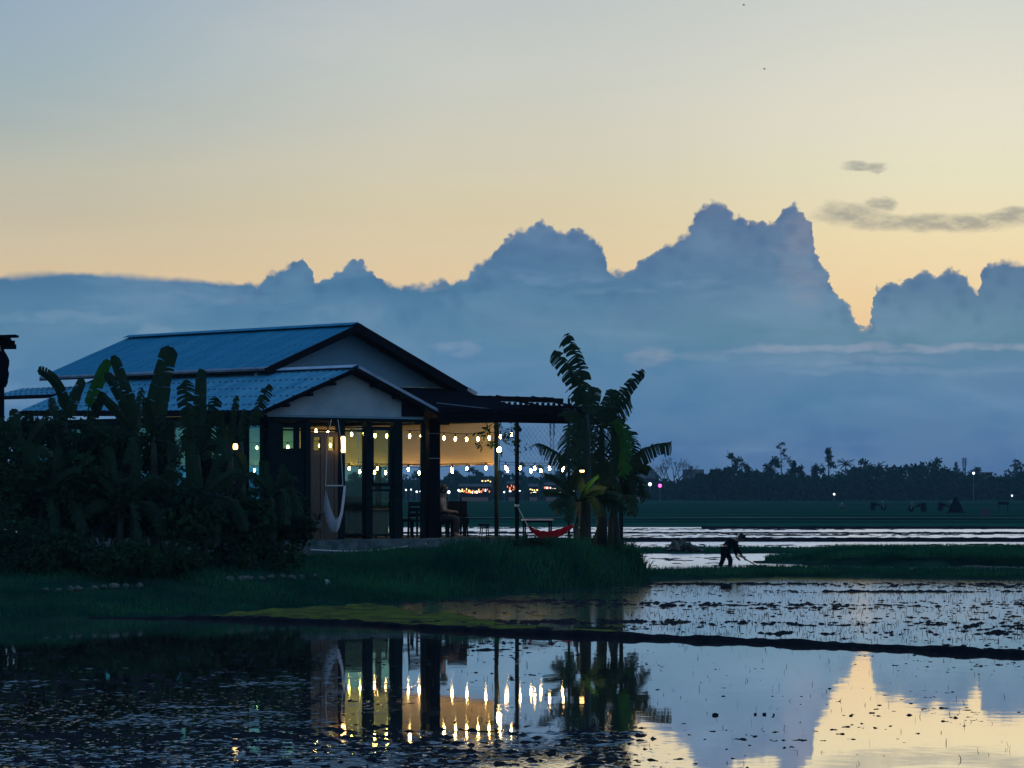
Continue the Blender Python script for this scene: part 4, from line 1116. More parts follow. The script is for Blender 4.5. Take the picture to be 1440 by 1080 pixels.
# clods in the near water
for i, (px, py, r_, lb) in enumerate([(1006, 1006, 0.040, 'largest dark mud clod alone in the open near water'), (1062, 1005, 0.018, 'left mud clod of a short row in the near water'), (1075, 1005, 0.022, 'middle mud clod of a short row in the near water'), (1088, 1005.5, 0.015, 'right mud clod of a short row in the near water'),
        (1022, 827, 0.16, 'dark mud clod in the shallow paddy under the bent worker')]):
    Y = gY(py); stone(px, py - 1, Y, r_, lb, None, 60 + i, 'mud', 0.6, 'mud clod', 'mud_clod')

# =================================================================== banana plants
def bez(a, c, b, t): return a * (1 - t) ** 2 + c * 2 * t * (1 - t) + b * t * t
def banana_leaf(parent, a, b, bow, width, torn, rr, m='leaf', face=None, keel=0.35, pet=0.16):
    """one banana leaf from crown a to tip b; bow bends the midrib; torn blades hang in strips"""
    a, b = Vector(a), Vector(b); c = (a + b) / 2 + Vector(bow)
    n = 40 if torn else 16
    L = (b - a).length
    face = Vector(face) if face else Vector((rr.uniform(-.5, .5), -1, rr.uniform(-.2, .5)))
    mb = MB()
    mid = [bez(a, c, b, i / 8) for i in range(9)]
    mb.tube(mid, [0.026 * (1 - 0.8 * i / 8) for i in range(9)], 4, False)
    def frame(t):
        p = bez(a, c, b, t); d = (bez(a, c, b, min(1, t + .02)) - bez(a, c, b, max(0, t - .02))).normalized()
        s = d.cross(face); s = s.normalized() if s.length > .05 else Vector((1, 0, 0))
        return p, d, s, s.cross(d)
    def prof_(x): return max(0.03, min(1, (x / 0.14)) ** 0.55 * min(1, (1 - x + 0.02) / 0.08) ** 0.5 * (1.0 - 0.30 * x))
    off = rr.random() * 9
    for sd in (-1, 1):
        k = 0
        prev = None
        while k < n:
            run = rr.choice((1, 1, 2, 3)) if torn else rr.choice((1, 2, 3, 4))
            k2 = min(n, k + run)
            dr = (rr.uniform(0.25, 0.95) if torn else rr.uniform(0.0, 0.10))
            sh = rr.uniform(0.75, 1.08) if torn else rr.uniform(0.84, 1.04)
            ins, outs = [], []; gp = rr.uniform(0.02, 0.26)
            for j in range(k, k2 + 1):
                x = j / n; t = pet + (1 - pet) * x
                p, d, s, nn = frame(t)
                w = width / 2 * prof_(x) * sh
                gap = 0.0
                if torn or gp > 0.17: gap = (gp * (1 if j == k else 0) - gp * (1 if j == k2 else 0)) * L * (1 - pet) / n * 1.0
                e = p + s * sd * w - nn * (keel * w) + d * (0.20 * w + gap) + Vector((0, 0, -dr * w)) + d * (0.02 * math.sin(j * 2.1 + off) * w)
                ins.append(p); outs.append(e)
            vs = []
            for p, e in zip(ins, outs): vs += [p, p.lerp(e, 0.55) + Vector((0, 0, 0.03 * width)), e]
            fs = []
            for j in range(len(ins) - 1):
                for q in range(2): fs.append((j * 3 + q, j * 3 + q + 1, (j + 1) * 3 + q + 1, (j + 1) * 3 + q))
            mb.add(vs, fs)
            k = k2
    return mb.build('leaf', M[m], parent, smooth=False)
def banana(base, crown, leaves, label, seed, group='banana plants', r0=0.13):
    """base, crown: world points; leaves: (tip, bow, width, torn, material, face)"""
    rr = random.Random(seed)
    t = thing('banana_plant', label, 'banana plant', base, 0, group)
    o = Vector(base); cr_ = Vector(crown) - o
    mid = cr_ * 0.5 + Vector((rr.uniform(-.05, .05), 0, 0))
    MB().tube([Vector((0, 0, -0.1)), cr_ * 0.25 + Vector((rr.uniform(-.03, .03), 0, 0)), mid, cr_ * 0.8, cr_ * 1.04], [r0 * 1.15, r0, r0 * .85, r0 * .65, r0 * .35], 9).build('pseudostem', M['midrib'], t, smooth=True)
    for (tip, bow, wd, torn, m, face, *st) in leaves:
        a = cr_ if not st else Vector(st[0]) - o
        banana_leaf(t, a, Vector(tip) - o, bow, wd, torn, rr, m, face)
    return t
S_ = lambda Y: Y / F
def LV(px, py, Y, bx, by, w, torn=False, m='leaf', face=None, st=None):
    """a leaf by its tip column/row at distance Y, bow in pixels, width in metres"""
    r_ = (W(px, py, Y), Vector((bx * S_(Y), 0, -by * S_(Y))), w, torn, m, face)
    return r_ + ((W(*st),) if st else ())
FC = (0, -1, 0.15)
bl = []
Yb = 78.5
zb_ = lambda px, Y: float(bank_h(np.array([(px - 720) * Y / F]), np.array([Y]))[0])
def BP(px, Y): return Vector(((px - 720) * Y / F, Y, zb_(px, Y)))
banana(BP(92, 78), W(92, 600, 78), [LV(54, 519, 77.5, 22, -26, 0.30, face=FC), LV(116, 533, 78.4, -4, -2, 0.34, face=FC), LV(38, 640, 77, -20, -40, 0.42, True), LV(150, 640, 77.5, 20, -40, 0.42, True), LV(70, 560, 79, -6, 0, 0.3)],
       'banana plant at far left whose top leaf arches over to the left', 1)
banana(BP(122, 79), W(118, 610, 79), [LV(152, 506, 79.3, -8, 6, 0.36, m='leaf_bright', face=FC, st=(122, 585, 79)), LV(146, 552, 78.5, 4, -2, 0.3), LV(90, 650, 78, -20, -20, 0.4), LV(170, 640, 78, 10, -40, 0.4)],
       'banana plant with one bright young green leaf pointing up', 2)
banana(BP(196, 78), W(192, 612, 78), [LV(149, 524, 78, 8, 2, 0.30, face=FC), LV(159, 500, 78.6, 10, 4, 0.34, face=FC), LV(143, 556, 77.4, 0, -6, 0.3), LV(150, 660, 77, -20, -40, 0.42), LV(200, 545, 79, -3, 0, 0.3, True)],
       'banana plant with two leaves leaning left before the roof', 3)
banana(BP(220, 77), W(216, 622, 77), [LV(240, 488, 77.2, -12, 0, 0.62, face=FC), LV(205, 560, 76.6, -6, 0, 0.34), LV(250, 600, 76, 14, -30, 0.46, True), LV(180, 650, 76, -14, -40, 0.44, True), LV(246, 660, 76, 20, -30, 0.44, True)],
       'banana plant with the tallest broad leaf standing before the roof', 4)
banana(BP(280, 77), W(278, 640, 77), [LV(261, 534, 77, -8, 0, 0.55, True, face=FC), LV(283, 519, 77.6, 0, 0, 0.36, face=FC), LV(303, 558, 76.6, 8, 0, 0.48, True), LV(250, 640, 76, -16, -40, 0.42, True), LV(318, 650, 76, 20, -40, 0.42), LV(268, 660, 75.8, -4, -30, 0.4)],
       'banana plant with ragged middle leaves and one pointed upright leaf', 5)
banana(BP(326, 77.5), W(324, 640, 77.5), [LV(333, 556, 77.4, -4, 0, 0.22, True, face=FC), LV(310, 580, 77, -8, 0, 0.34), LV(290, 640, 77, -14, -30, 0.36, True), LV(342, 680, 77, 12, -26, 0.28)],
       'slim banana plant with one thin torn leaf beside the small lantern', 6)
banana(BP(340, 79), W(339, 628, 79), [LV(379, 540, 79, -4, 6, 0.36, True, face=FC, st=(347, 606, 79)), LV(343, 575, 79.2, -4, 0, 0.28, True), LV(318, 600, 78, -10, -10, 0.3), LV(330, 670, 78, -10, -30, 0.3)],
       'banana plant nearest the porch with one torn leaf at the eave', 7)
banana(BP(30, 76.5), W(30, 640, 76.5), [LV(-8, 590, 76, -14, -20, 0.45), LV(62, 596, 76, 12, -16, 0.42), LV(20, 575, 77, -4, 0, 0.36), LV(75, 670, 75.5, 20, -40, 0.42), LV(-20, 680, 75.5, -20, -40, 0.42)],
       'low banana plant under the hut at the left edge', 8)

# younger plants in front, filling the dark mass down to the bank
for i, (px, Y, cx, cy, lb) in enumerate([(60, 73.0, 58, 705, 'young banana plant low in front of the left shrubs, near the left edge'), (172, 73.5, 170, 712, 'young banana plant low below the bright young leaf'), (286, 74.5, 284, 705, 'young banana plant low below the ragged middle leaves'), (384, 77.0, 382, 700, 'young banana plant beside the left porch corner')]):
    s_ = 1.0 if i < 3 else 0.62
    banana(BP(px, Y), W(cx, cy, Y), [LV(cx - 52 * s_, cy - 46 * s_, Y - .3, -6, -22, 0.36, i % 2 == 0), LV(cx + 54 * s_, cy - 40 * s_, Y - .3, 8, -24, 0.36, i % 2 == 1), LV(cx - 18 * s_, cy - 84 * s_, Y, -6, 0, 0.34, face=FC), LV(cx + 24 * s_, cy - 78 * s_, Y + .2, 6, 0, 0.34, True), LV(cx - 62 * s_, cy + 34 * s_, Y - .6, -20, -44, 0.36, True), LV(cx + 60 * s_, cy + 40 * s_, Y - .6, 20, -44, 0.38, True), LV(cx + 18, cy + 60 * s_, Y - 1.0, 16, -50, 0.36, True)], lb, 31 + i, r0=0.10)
# right-hand clump by the pergola, four stems
Yr = 87.0
cl_ = 'banana stems of the clump right of the pergola'
banana(BP(822, 87.0), W(826, 590, 87), [
    LV(797, 469, 87.0, 12, -10, 0.62, True, face=(0.25, -1, 0.1)), LV(779, 493, 86.7, 14, -16, 0.58, True, face=(0.25, -1, 0.1)),
    LV(752, 627, 86.2, -24, -30, 0.55, True, face=(-0.2, -0.7, 0.8), st=(812, 660, 86.6)),
    LV(800, 662, 86.0, -26, -30, 0.66, True), LV(792, 585, 86.6, -10, -18, 0.5, True), LV(812, 690, 86.2, -14, -46, 0.55, True), LV(862, 575, 86.8, 10, -14, 0.5, True), LV(838, 545, 87.5, -2, 0, 0.52), LV(816, 676, 86.4, -6, -46, 0.5, True), LV(801, 610, 86.8, -8, -10, 0.46, True)],
    'tallest banana plant of the right clump with two torn leaves rising over the pergola', 11, cl_, 0.15)
banana(BP(846, 88.2), W(846, 600, 88.2), [
    LV(905, 520, 88.2, -8, 2, 0.52, True, face=(0.5, -1, -0.35)), LV(874, 668, 87.0, 30, -58, 0.56, True, m='leaf_bright', face=(-0.6, -1, 0.1)), LV(886, 560, 88.8, 6, -10, 0.6, True),
    LV(846, 684, 87.4, 4, -46, 0.62, True), LV(862, 548, 88.4, -2, 0, 0.6), LV(808, 600, 88.6, -10, -14, 0.55, True), LV(860, 682, 87.2, 22, -44, 0.6, True), LV(834, 560, 88.0, -4, 0, 0.5, True), LV(893, 640, 88.6, 22, -30, 0.5, True), LV(800, 640, 87.8, -16, -20, 0.5, True), LV(832, 672, 87.4, -8, -44, 0.7, True), LV(884, 700, 87.8, 26, -40, 0.5, True), LV(872, 655, 87.6, 24, -40, 0.6, True)],
    'banana plant of the right clump with a torn leaf reaching up right', 12, cl_, 0.14)
banana(BP(866, 88.8), W(864, 668, 88.8), [
    LV(944, 622, 88.4, -6, -22, 0.66, True, face=(-0.1, -0.8, 0.7)), LV(912, 664, 88.2, 6, -16, 0.4), LV(908, 700, 87.6, 14, -30, 0.46, True), LV(888, 724, 87.4, 16, -40, 0.46, True), LV(842, 716, 87.0, -12, -40, 0.46, True), LV(830, 640, 88.0, -10, -10, 0.4), LV(870, 610, 89.2, 6, -4, 0.5, True)],
    'banana plant of the right clump with a broad torn leaf reaching far right', 13, cl_, 0.11)
banana(BP(810, 86.4), W(814, 705, 86.4), [
    LV(766, 668, 86.0, 2, -12, 0.24), LV(764, 693, 85.8, 0, -10, 0.24), LV(792, 668, 86.8, -4, -8, 0.3, True), LV(882, 716, 86.0, 10, -20, 0.4, True), LV(846, 726, 85.8, 12, -30, 0.4, True), LV(786, 722, 85.8, -12, -26, 0.36, True), LV(800, 734, 85.6, -4, -30, 0.34), LV(896, 704, 86.6, 12, -20, 0.3, True), LV(842, 668, 86.2, -6, -6, 0.22, m='leaf_bright', face=(0, -0.6, 0.8)), LV(775, 714, 85.6, -6, -8, 0.3), LV(850, 690, 85.8, 6, -14, 0.34), LV(872, 700, 85.8, 8, -14, 0.32)],
    'short banana plant at the left foot of the right clump', 14, cl_, 0.09)
# a few bare companion stems
for i, (px, Y, cx, cy, lb) in enumerate([(838, 88.8, 850, 690, 'bare leaning banana stem between the two main trunks'), (858, 88.0, 861, 690, 'bare banana stem right of the leaning one')]):
    banana(BP(px, Y), W(cx, cy, Y), [LV(cx + 14 - 30 * i, cy - 40, Y, 0, 0, 0.34), LV(cx - 12, cy - 30, Y, 0, 0, 0.3), LV(cx + 26, cy + 6, Y, 4, -14, 0.34)], lb, 15 + i, cl_, 0.08)

# =================================================================== shrubs, as leaf clouds on stems
def leafcloud(c, rad, n, size, seed, hollow=0.35, lumps=9, lump_r=0.45, flat=0.0):
    """leaf-sized folded quads in lumps through an ellipsoid; returns V, F arrays local to c"""
    r = np.random.default_rng(seed)
    d = r.normal(size=(lumps, 3)); d /= np.linalg.norm(d, axis=1)[:, None]
    d[:, 2] = np.abs(d[:, 2]) * 0.9 - 0.25
    lc = d * r.uniform(0.35, 0.95, (lumps, 1))
    k = r.integers(0, lumps, n)
    q = r.normal(size=(n, 3)); q /= np.linalg.norm(q, axis=1)[:, None]
    p = (lc[k] + q * lump_r * r.uniform(0.3, 1.0, (n, 1)) ** 0.6 * r.uniform(0.6, 1.25, lumps)[k][:, None]) * np.array(rad)
    t = r.normal(size=(n, 3)); t[:, 2] -= 0.4; t /= np.linalg.norm(t, axis=1)[:, None]
    s = np.cross(t, r.normal(size=(n, 3))); s /= np.linalg.norm(s, axis=1)[:, None]
    L = size * r.uniform(0.6, 1.4, n)[:, None]; w = L * 0.28
    nn = np.cross(t, s)
    V = np.stack([p, p + t * L * .5 + s * w - nn * w * .3, p + t * L, p + t * L * .5 - s * w - nn * w * .3], 1).reshape(-1, 3)
    b = np.arange(n)[:, None] * 4
    Fq = np.concatenate([b + np.array([[0, 1, 2]]), b + np.array([[0, 2, 3]])], 0)
    return V, Fq
def shrub(px, py, Y, rx, rz, n, label, seed, m='shrub', size=0.17, group='shrubs on the bank', cat='shrub'):
    base = BP(px, Y); c = W(px, py, Y)
    t = thing('shrub', label, cat, base, 0, group)
    V, Fq = leafcloud(c, (rx, rx * 0.8, rz), n, size, seed)
    V = V + np.array(c - base)
    np_mesh('foliage', V, Fq, M[m], t)
    mb = MB(); rr = random.Random(seed)
    for k in range(5):
        e = (c - base) + Vector((rr.uniform(-.6, .6) * rx, rr.uniform(-.4, .4) * rx, rr.uniform(-.2, .6) * rz))
        mb.tube([(rr.uniform(-.1, .1), 0, -0.1), e * 0.5 + Vector((rr.uniform(-.1, .1), 0, 0)), e], [0.035, 0.022, 0.008], 5, False)
    mb.build('stems', M['bark'], t)
    return t
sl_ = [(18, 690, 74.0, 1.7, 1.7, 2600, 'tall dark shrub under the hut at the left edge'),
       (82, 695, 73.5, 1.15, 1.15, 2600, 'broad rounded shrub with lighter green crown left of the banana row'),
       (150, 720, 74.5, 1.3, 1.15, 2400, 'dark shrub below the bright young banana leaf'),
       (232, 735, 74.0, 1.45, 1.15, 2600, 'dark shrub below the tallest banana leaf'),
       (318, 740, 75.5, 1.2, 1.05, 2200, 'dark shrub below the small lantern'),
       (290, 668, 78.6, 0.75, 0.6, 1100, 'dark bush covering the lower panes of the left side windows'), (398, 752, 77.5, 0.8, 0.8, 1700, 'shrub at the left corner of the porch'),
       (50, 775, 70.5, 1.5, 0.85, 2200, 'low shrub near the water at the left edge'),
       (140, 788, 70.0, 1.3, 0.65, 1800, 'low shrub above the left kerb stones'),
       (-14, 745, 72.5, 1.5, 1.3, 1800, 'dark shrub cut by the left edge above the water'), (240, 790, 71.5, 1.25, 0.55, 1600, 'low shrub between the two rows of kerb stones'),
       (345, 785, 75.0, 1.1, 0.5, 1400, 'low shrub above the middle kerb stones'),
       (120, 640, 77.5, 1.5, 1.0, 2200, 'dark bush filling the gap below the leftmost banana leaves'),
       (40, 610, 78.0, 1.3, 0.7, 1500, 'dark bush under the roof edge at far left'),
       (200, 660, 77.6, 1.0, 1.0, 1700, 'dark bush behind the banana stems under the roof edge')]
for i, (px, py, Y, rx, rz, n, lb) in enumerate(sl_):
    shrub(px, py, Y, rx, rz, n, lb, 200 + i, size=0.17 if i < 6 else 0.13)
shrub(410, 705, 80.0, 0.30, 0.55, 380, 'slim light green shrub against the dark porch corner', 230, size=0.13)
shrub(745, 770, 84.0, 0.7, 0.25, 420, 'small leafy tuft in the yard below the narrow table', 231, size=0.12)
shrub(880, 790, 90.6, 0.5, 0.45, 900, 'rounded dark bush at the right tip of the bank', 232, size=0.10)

# climbing vine on the pergola post
vp = W(702, 612, 88.0); vb = BP(703, 88.0)
vn = thing('climbing_vine', 'thin leafy vine hanging round the pergola post before the blind', 'vine', vb, 0)
r = np.random.default_rng(77)
cs = [(686, 605, 24), (676, 612, 20), (690, 625, 26), (703, 602, 22), (716, 610, 26), (724, 622, 24), (732, 628, 16), (700, 640, 10), (722, 600, 20), (679, 628, 14), (728, 640, 10), (708, 618, 20)]
Vs, Fs, nb = [], [], 0
for i, (px, py, n) in enumerate(cs):
    V, Fq = leafcloud((0, 0, 0), (0.16, 0.14, 0.17), n, 0.11, 300 + i, lumps=4)
    V = V + np.array(W(px, py, 88.0) - vb); Vs.append(V); Fs.append(Fq + nb); nb += len(V)
np_mesh('foliage', np.concatenate(Vs), np.concatenate(Fs), M['shrub'], vn)
mb = MB()
mb.tube([(0, 0, -0.05), W(700, 700, 88) - vb, W(703, 640, 88.0) - vb, W(701, 600, 88) - vb], 0.012, 5)
for (px, py, n) in cs: mb.tube([W(701, 596, 88) - vb, W((px + 701) / 2, py - 9, 88) - vb, W(px, py, 88) - vb], 0.005, 3, False)
mb.build('stem', M['bark'], vn)

# =================================================================== the far shore
def far_tree(px, top, Y, kind, label, seed, wpx=26, group=None, base=0.2, trunk_h=0.45):
    rr = random.Random(seed); b = Vector(((px - 720) * Y / F, Y, base)); H = W(px, top, Y).z - base
    w = wpx * Y / F / 2
    t = thing({'palm': 'palm_tree', 'bare': 'bare_tree'}.get(kind, 'broadleaf_tree' if kind != 'wispy' else 'wispy_tree'), label, 'tree', b, 0, group)
    lean = rr.uniform(-.06, .06) * H
    tm = MB()
    if kind in ('round', 'split'):
        tm.tube([(0, 0, 0), (lean * .5, 0, H * .35), (lean, 0, H * .8)], [0.22, 0.16, 0.06], 6)
        cs_ = []
        nb_ = 5 if kind == 'round' else 4
        for k in range(nb_):
            z = H * (0.48 + 0.44 * (k + .5) / nb_); x = lean + rr.uniform(-.75, .75) * w * (1.1 - 0.6 * k / nb_)
            y = rr.uniform(-.5, .5) * w
            tm.tube([(lean * .7, 0, H * (.38 + .06 * k)), (x * .6, y * .6, z - H * .08), (x, y, z)], [0.09, 0.06, 0.03], 4, False)
            cs_.append((x, y, z, w * rr.uniform(.38, .62), H * rr.uniform(.10, .16)))
        Vs, Fs, nb2 = [], [], 0
        for i, (x, y, z, rx, rz) in enumerate(cs_):
            V, Fq = leafcloud(None, (rx, rx, rz), int(150 if kind == 'round' else 130), 0.55, seed * 7 + i, lumps=6)
            Vs.append(V + np.array((x, y, z))); Fs.append(Fq + nb2); nb2 += len(V)
        np_mesh('crown', np.concatenate(Vs), np.concatenate(Fs), M['far_leaf'], t)
    elif kind == 'wispy':
        tm.tube([(0, 0, 0), (lean, 0, H * .6), (lean * 1.4, 0, H)], [0.16, 0.09, 0.02], 5)
        Vs, Fs, nb2 = [], [], 0
        for k in range(14):
            f = 0.35 + 0.63 * k / 13; q = rr.uniform(0, 2 * PI); l_ = w * (1.15 - f) * 1.5
            e = Vector((lean * f + math.cos(q) * l_, math.sin(q) * l_, H * min(1.0, f + 0.05)))
            tm.tube([(lean * f, 0, H * (f - .06)), e], [0.04, 0.012], 3, False)
            V, Fq = leafcloud(None, (l_ * .4 + .15, l_ * .4 + .15, 0.5), 34, 0.42, seed * 5 + k, lumps=4)
            Vs.append(V + np.array(e)); Fs.append(Fq + nb2); nb2 += len(V)
        np_mesh('crown', np.concatenate(Vs), np.concatenate(Fs), M['far_leaf'], t)
    elif kind == 'palm':
        tm.tube([(0, 0, 0), (lean, 0, H * .5), (lean * 1.5, 0, H * .8)], [0.2, 0.15, 0.13], 6)
        c = Vector((lean * 1.5, 0, H * .8)); mb = MB()
        for k in range(16):
            q = 2 * PI * k / 16 + rr.uniform(-.2, .2); up = rr.uniform(-0.2, 1.0); l_ = w * rr.uniform(.9, 1.2)
            e = c + Vector((math.cos(q) * l_ * .95, math.sin(q) * l_ * .95, l_ * (up - .25)))
            m_ = c + (e - c) * .5 + Vector((0, 0, l_ * .35))
            for j in range(9):
                t0, t1 = j / 9, (j + 1) / 9
                p, p2 = bez(c, m_, e, t0), bez(c, m_, e, t1)
                d = (p2 - p).normalized(); s = d.cross(Vector((0, 0, 1))).normalized()
                for sg in (-1, 1): mb.add([p, p2, p2 + s * sg * .38 * (1 - t1 * .6) + d * .25 - Vector((0, 0, .28))], [(0, 1, 2)])
        mb.build('crown', M['far_leaf'], t)
    elif kind == 'bare':
        def br(p, d, l, r_, dep):
            e = p + d * l
            tm.tube([p, p + d * l * .5 + Vector((rr.uniform(-.04, .04) * l, 0, 0)), e], [r_, r_ * .8, r_ * .6], 4, False)
            if dep:
                for k in range(3 if dep > 1 else 4):
                    dd = (d + Vector((rr.uniform(-.75, .75), rr.uniform(-.75, .75), rr.uniform(-.10, .4)))).normalized()
                    br(e, dd, l * rr.uniform(.6, .8), r_ * .55, dep - 1)
        for k in range(7):
            a_ = -1.2 + 2.4 * k / 6
            br(Vector((0, 0, H * .22)), Vector((math.sin(a_), rr.uniform(-.4, .4), math.cos(a_) * .8 + .15)).normalized(), H * .28, 0.20, 4)
        tm.tube([(0, 0, 0), (0, 0, H * .24)], [0.35, 0.28], 7)
    tm.build('trunk', M['far_bark'], t)
    return t
FT = [(1032, 634, 770, 'round', 30, 'tall clumpy tree standing left of the others on the far shore'), (1052, 650, 775, 'split', 16, 'small tree at the right shoulder of the leftmost tall far tree'),
      (1083, 640, 760, 'round', 28, 'dark round tree left of the wispy tall tree on the far shore'), (1101, 624, 780, 'wispy', 26, 'thin wispy tree, spindly and see-through, on the far shore'),
      (1118, 646, 765, 'round', 18, 'dark narrow tree just right of the wispy tree'), (1130, 652, 770, 'round', 16, 'low rounded tree midway along the far shore'), (1150, 652, 800, 'round', 18, 'pale rounded tree left of the tallest far tree'),
      (1164, 626, 760, 'split', 26, 'tallest far tree with a crown split in two'), (1186, 642, 755, 'palm', 26, 'spiky palm right of the tallest far tree'), (1215, 643, 800, 'round', 24, 'paler round tree between the two palms'),
      (1238, 648, 755, 'palm', 26, 'second spiky palm, right of the paler round tree'), (1258, 660, 770, 'round', 26, 'low dark tree right of the second palm'),
      (1295, 653, 820, 'round', 16, 'pale small tree left of the lone knobbly tree'), (1314, 640, 760, 'split', 22, 'lone knobbly tree with a ball-like top at right'), (1332, 656, 770, 'round', 26, 'low dark tree behind the knobbly tree'),
      (1342, 652, 900, 'wispy', 14, 'faint wispy tree right of the knobbly tree'), (1375, 657, 800, 'round', 26, 'rounded tree beside the far pale house at right'),
      (1425, 648, 830, 'wispy', 26, 'wispy tree at the right edge of the far shore'), (1432, 652, 860, 'wispy', 20, 'second wispy tree at the right edge, slightly lower'),
      (1001, 657, 740, 'round', 30, 'flat dark tree in front of the far pale house at left'), (948, 643, 800, 'bare', 50, 'leafless fan shaped tree right of the banana clump'),
      (985, 664, 760, 'round', 24, 'low dark tree left of the far pale house'), (1066, 660, 770, 'round', 24, 'low dark tree between two tall far trees'), (1200, 656, 770, 'round', 26, 'low dark tree between palm and pale round tree'),
      (760, 655, 900, 'wispy', 20, 'pale wispy tree seen behind the string lights at the pergola'), (735, 652, 900, 'wispy', 16, 'faint wispy tree behind the pergola front post'), (668, 655, 900, 'round', 24, 'pale tree behind the bulbs right of the seated person'),
      (640, 660, 900, 'round', 28, 'pale tree behind the bulbs beside the thick column'), (700, 660, 900, 'round', 24, 'pale tree behind the pergola rear post'), (790, 660, 880, 'round', 26, 'far tree behind the left leaves of the right banana clump'),
      (590, 662, 900, 'round', 30, 'far tree seen through the open bay'), (555, 660, 900, 'round', 34, 'far tree seen through the framed porch window'), (500, 662, 900, 'round', 34, 'far tree seen through the left glass bay')]
for i, (px, tp, Y, kd, wp, lb) in enumerate(FT):
    far_tree(px, tp, Y, kd, lb, 400 + i, wp)
# the dense low thicket below them reads as one mass
r = np.random.default_rng(9)
n = 26000
X = np.concatenate([r.uniform(-70, 130, n // 2), r.uniform(38, 125, n - n // 2)])
Y = r.uniform(735, 800, n)
prof_h = 4.6 + 6.5 * (fbm(X * 0.10, X * 0, 15, 4, 0.6) - 0.42) + 1.5 * sm((X - 40) / 15)
prof_h = prof_h * np.where(X < 25, 0.75, 1.0)
Z = 0.1 + prof_h * r.uniform(0, 1, n) ** 0.8
t = r.normal(size=(n, 3)); t /= np.linalg.norm(t, axis=1)[:, None]; s = np.cross(t, r.normal(size=(n, 3))); s /= np.linalg.norm(s, axis=1)[:, None]
L = r.uniform(0.5, 1.3, n)[:, None]; P_ = np.stack([X, Y, Z], -1)
V = np.stack([P_, P_ + t * L * .5 + s * L * .3, P_ + t * L, P_ + t * L * .5 - s * L * .3], 1).reshape(-1, 3)
b = np.arange(n)[:, None] * 4
np_mesh('far_thicket', V, np.concatenate([b + np.array([[0, 1, 2]]), b + np.array([[0, 2, 3]])], 0), M['far_leaf'], kind='stuff')
# behind it a continuous dark wood, leaf-edged, so that no sky shows between the stems
n = 30000
X = r.uniform(-150, 190, n); Y = r.uniform(800, 840, n)
Z = 0.1 + (4.6 + 2.5 * (fbm(X * 0.05, X * 0, 19, 3) - .5)) * r.uniform(0, 1, n) ** 0.9
P_ = np.stack([X, Y, Z], -1); L = r.uniform(1.0, 2.0, n)[:, None]
t = r.normal(size=(n, 3)); t /= np.linalg.norm(t, axis=1)[:, None]; s = np.cross(t, r.normal(size=(n, 3))); s /= np.linalg.norm(s, axis=1)[:, None]
V = np.stack([P_, P_ + t * L * .5 + s * L * .35, P_ + t * L, P_ + t * L * .5 - s * L * .35], 1).reshape(-1, 3); b = np.arange(n)[:, None] * 4
np_mesh('far_wood', V, np.concatenate([b + np.array([[0, 1, 2]]), b + np.array([[0, 2, 3]])], 0), M['far_leaf'], kind='stuff')

def far_house(px, roof_y, Y, wpx, label, seed, hip=True):
    w = wpx * Y / F; b = Vector(((px - 720) * Y / F, Y, 0.15)); H = W(px, roof_y, Y).z - 0.15; we = H * 0.62; d = w * 0.6
    t = thing('far_house', label, 'house', b, 0)
    MB().bb((-w * .45, -d / 2, 0), (w * .45, d / 2, we)).build('wall', M['wallfar'], t)
    i_ = w * (.22 if hip else .0)
    MB().add([(-w / 2, -d * .6, we), (w / 2, -d * .6, we), (w / 2, d * .6, we), (-w / 2, d * .6, we), (-w / 2 + i_, 0, H), (w / 2 - i_, 0, H)],
             [(0, 1, 5, 4), (1, 2, 5), (2, 3, 4, 5), (3, 0, 4), (3, 2, 1, 0)]).build('roof', M['rooffar'], t)
    for k in range(3):
        x = (-.3 + .3 * k) * w
        MB().bb((x - w * .06, -d / 2 - .03, we * .35), (x + w * .06, -d / 2 - .005, we * .75)).build('window', M['dark'], t)
    MB().bb((w * .30 + w * .08, -d / 2 - .03, 0), (w * .30 + w * .14, -d / 2 - .005, we * .7)).build('door', M['timber'], t)
    return t
far_house(893, 654, 815, 72, 'far grey roofed house behind the right side of the banana clump', 1)
far_house(975, 660, 815, 30, 'small pale roofed far house left of the flat dark tree', 2, False)
far_house(1007, 660, 815, 18, 'small pale roofed far house between the flat dark tree and the tall tree', 3, False)
far_house(1380, 664, 790, 30, 'far pale gabled house with a white lamp at right', 4, False)

# lit stalls along the far road
def stall(px, Y, wpx, label, signs, seed, roof_py=682):
    w = wpx * Y / F; b = Vector(((px - 720) * Y / F, Y, 0.15)); H = W(px, roof_py, Y).z - 0.15
    t = thing('roadside_stall', label, 'stall', b, 0, 'lit roadside stalls beyond the fields')
    for sx in (-1, 1):
        for sy in (0, 1): MB().box((sx * w * .47, sy * 2.0, H / 2), (.12, .12, H)).build('post', M['timber'], t)
    MB().add([(-w * .53, -.5, H), (w * .53, -.5, H), (w * .5, 2.4, H + .55), (-w * .5, 2.4, H + .55), (-w * .53, -.5, H - .06), (w * .53, -.5, H - .06), (w * .5, 2.4, H + .49), (-w * .5, 2.4, H + .49)],
             [(0, 1, 2, 3), (7, 6, 5, 4), (0, 4, 5, 1), (1, 5, 6, 2), (2, 6, 7, 3), (3, 7, 4, 0)]).build('roof', M['rooffar'], t)
    MB().bb((-w * .46, 2.1, 0), (w * .46, 2.2, H)).build('rear_wall', M['timber'], t)
    MB().bb((-w * .4, -.1, 0), (w * .4, .3, .9)).build('counter', M['wood'], t)
    for (x0, y0, x1, y1, m, nm) in signs:
        A_, B_ = W(x0, y1, Y) - b, W(x1, y0, Y) - b
        MB().bb((A_.x, -.62, A_.z), (B_.x, -.55, B_.z)).build(nm, M[m], t)
    return t
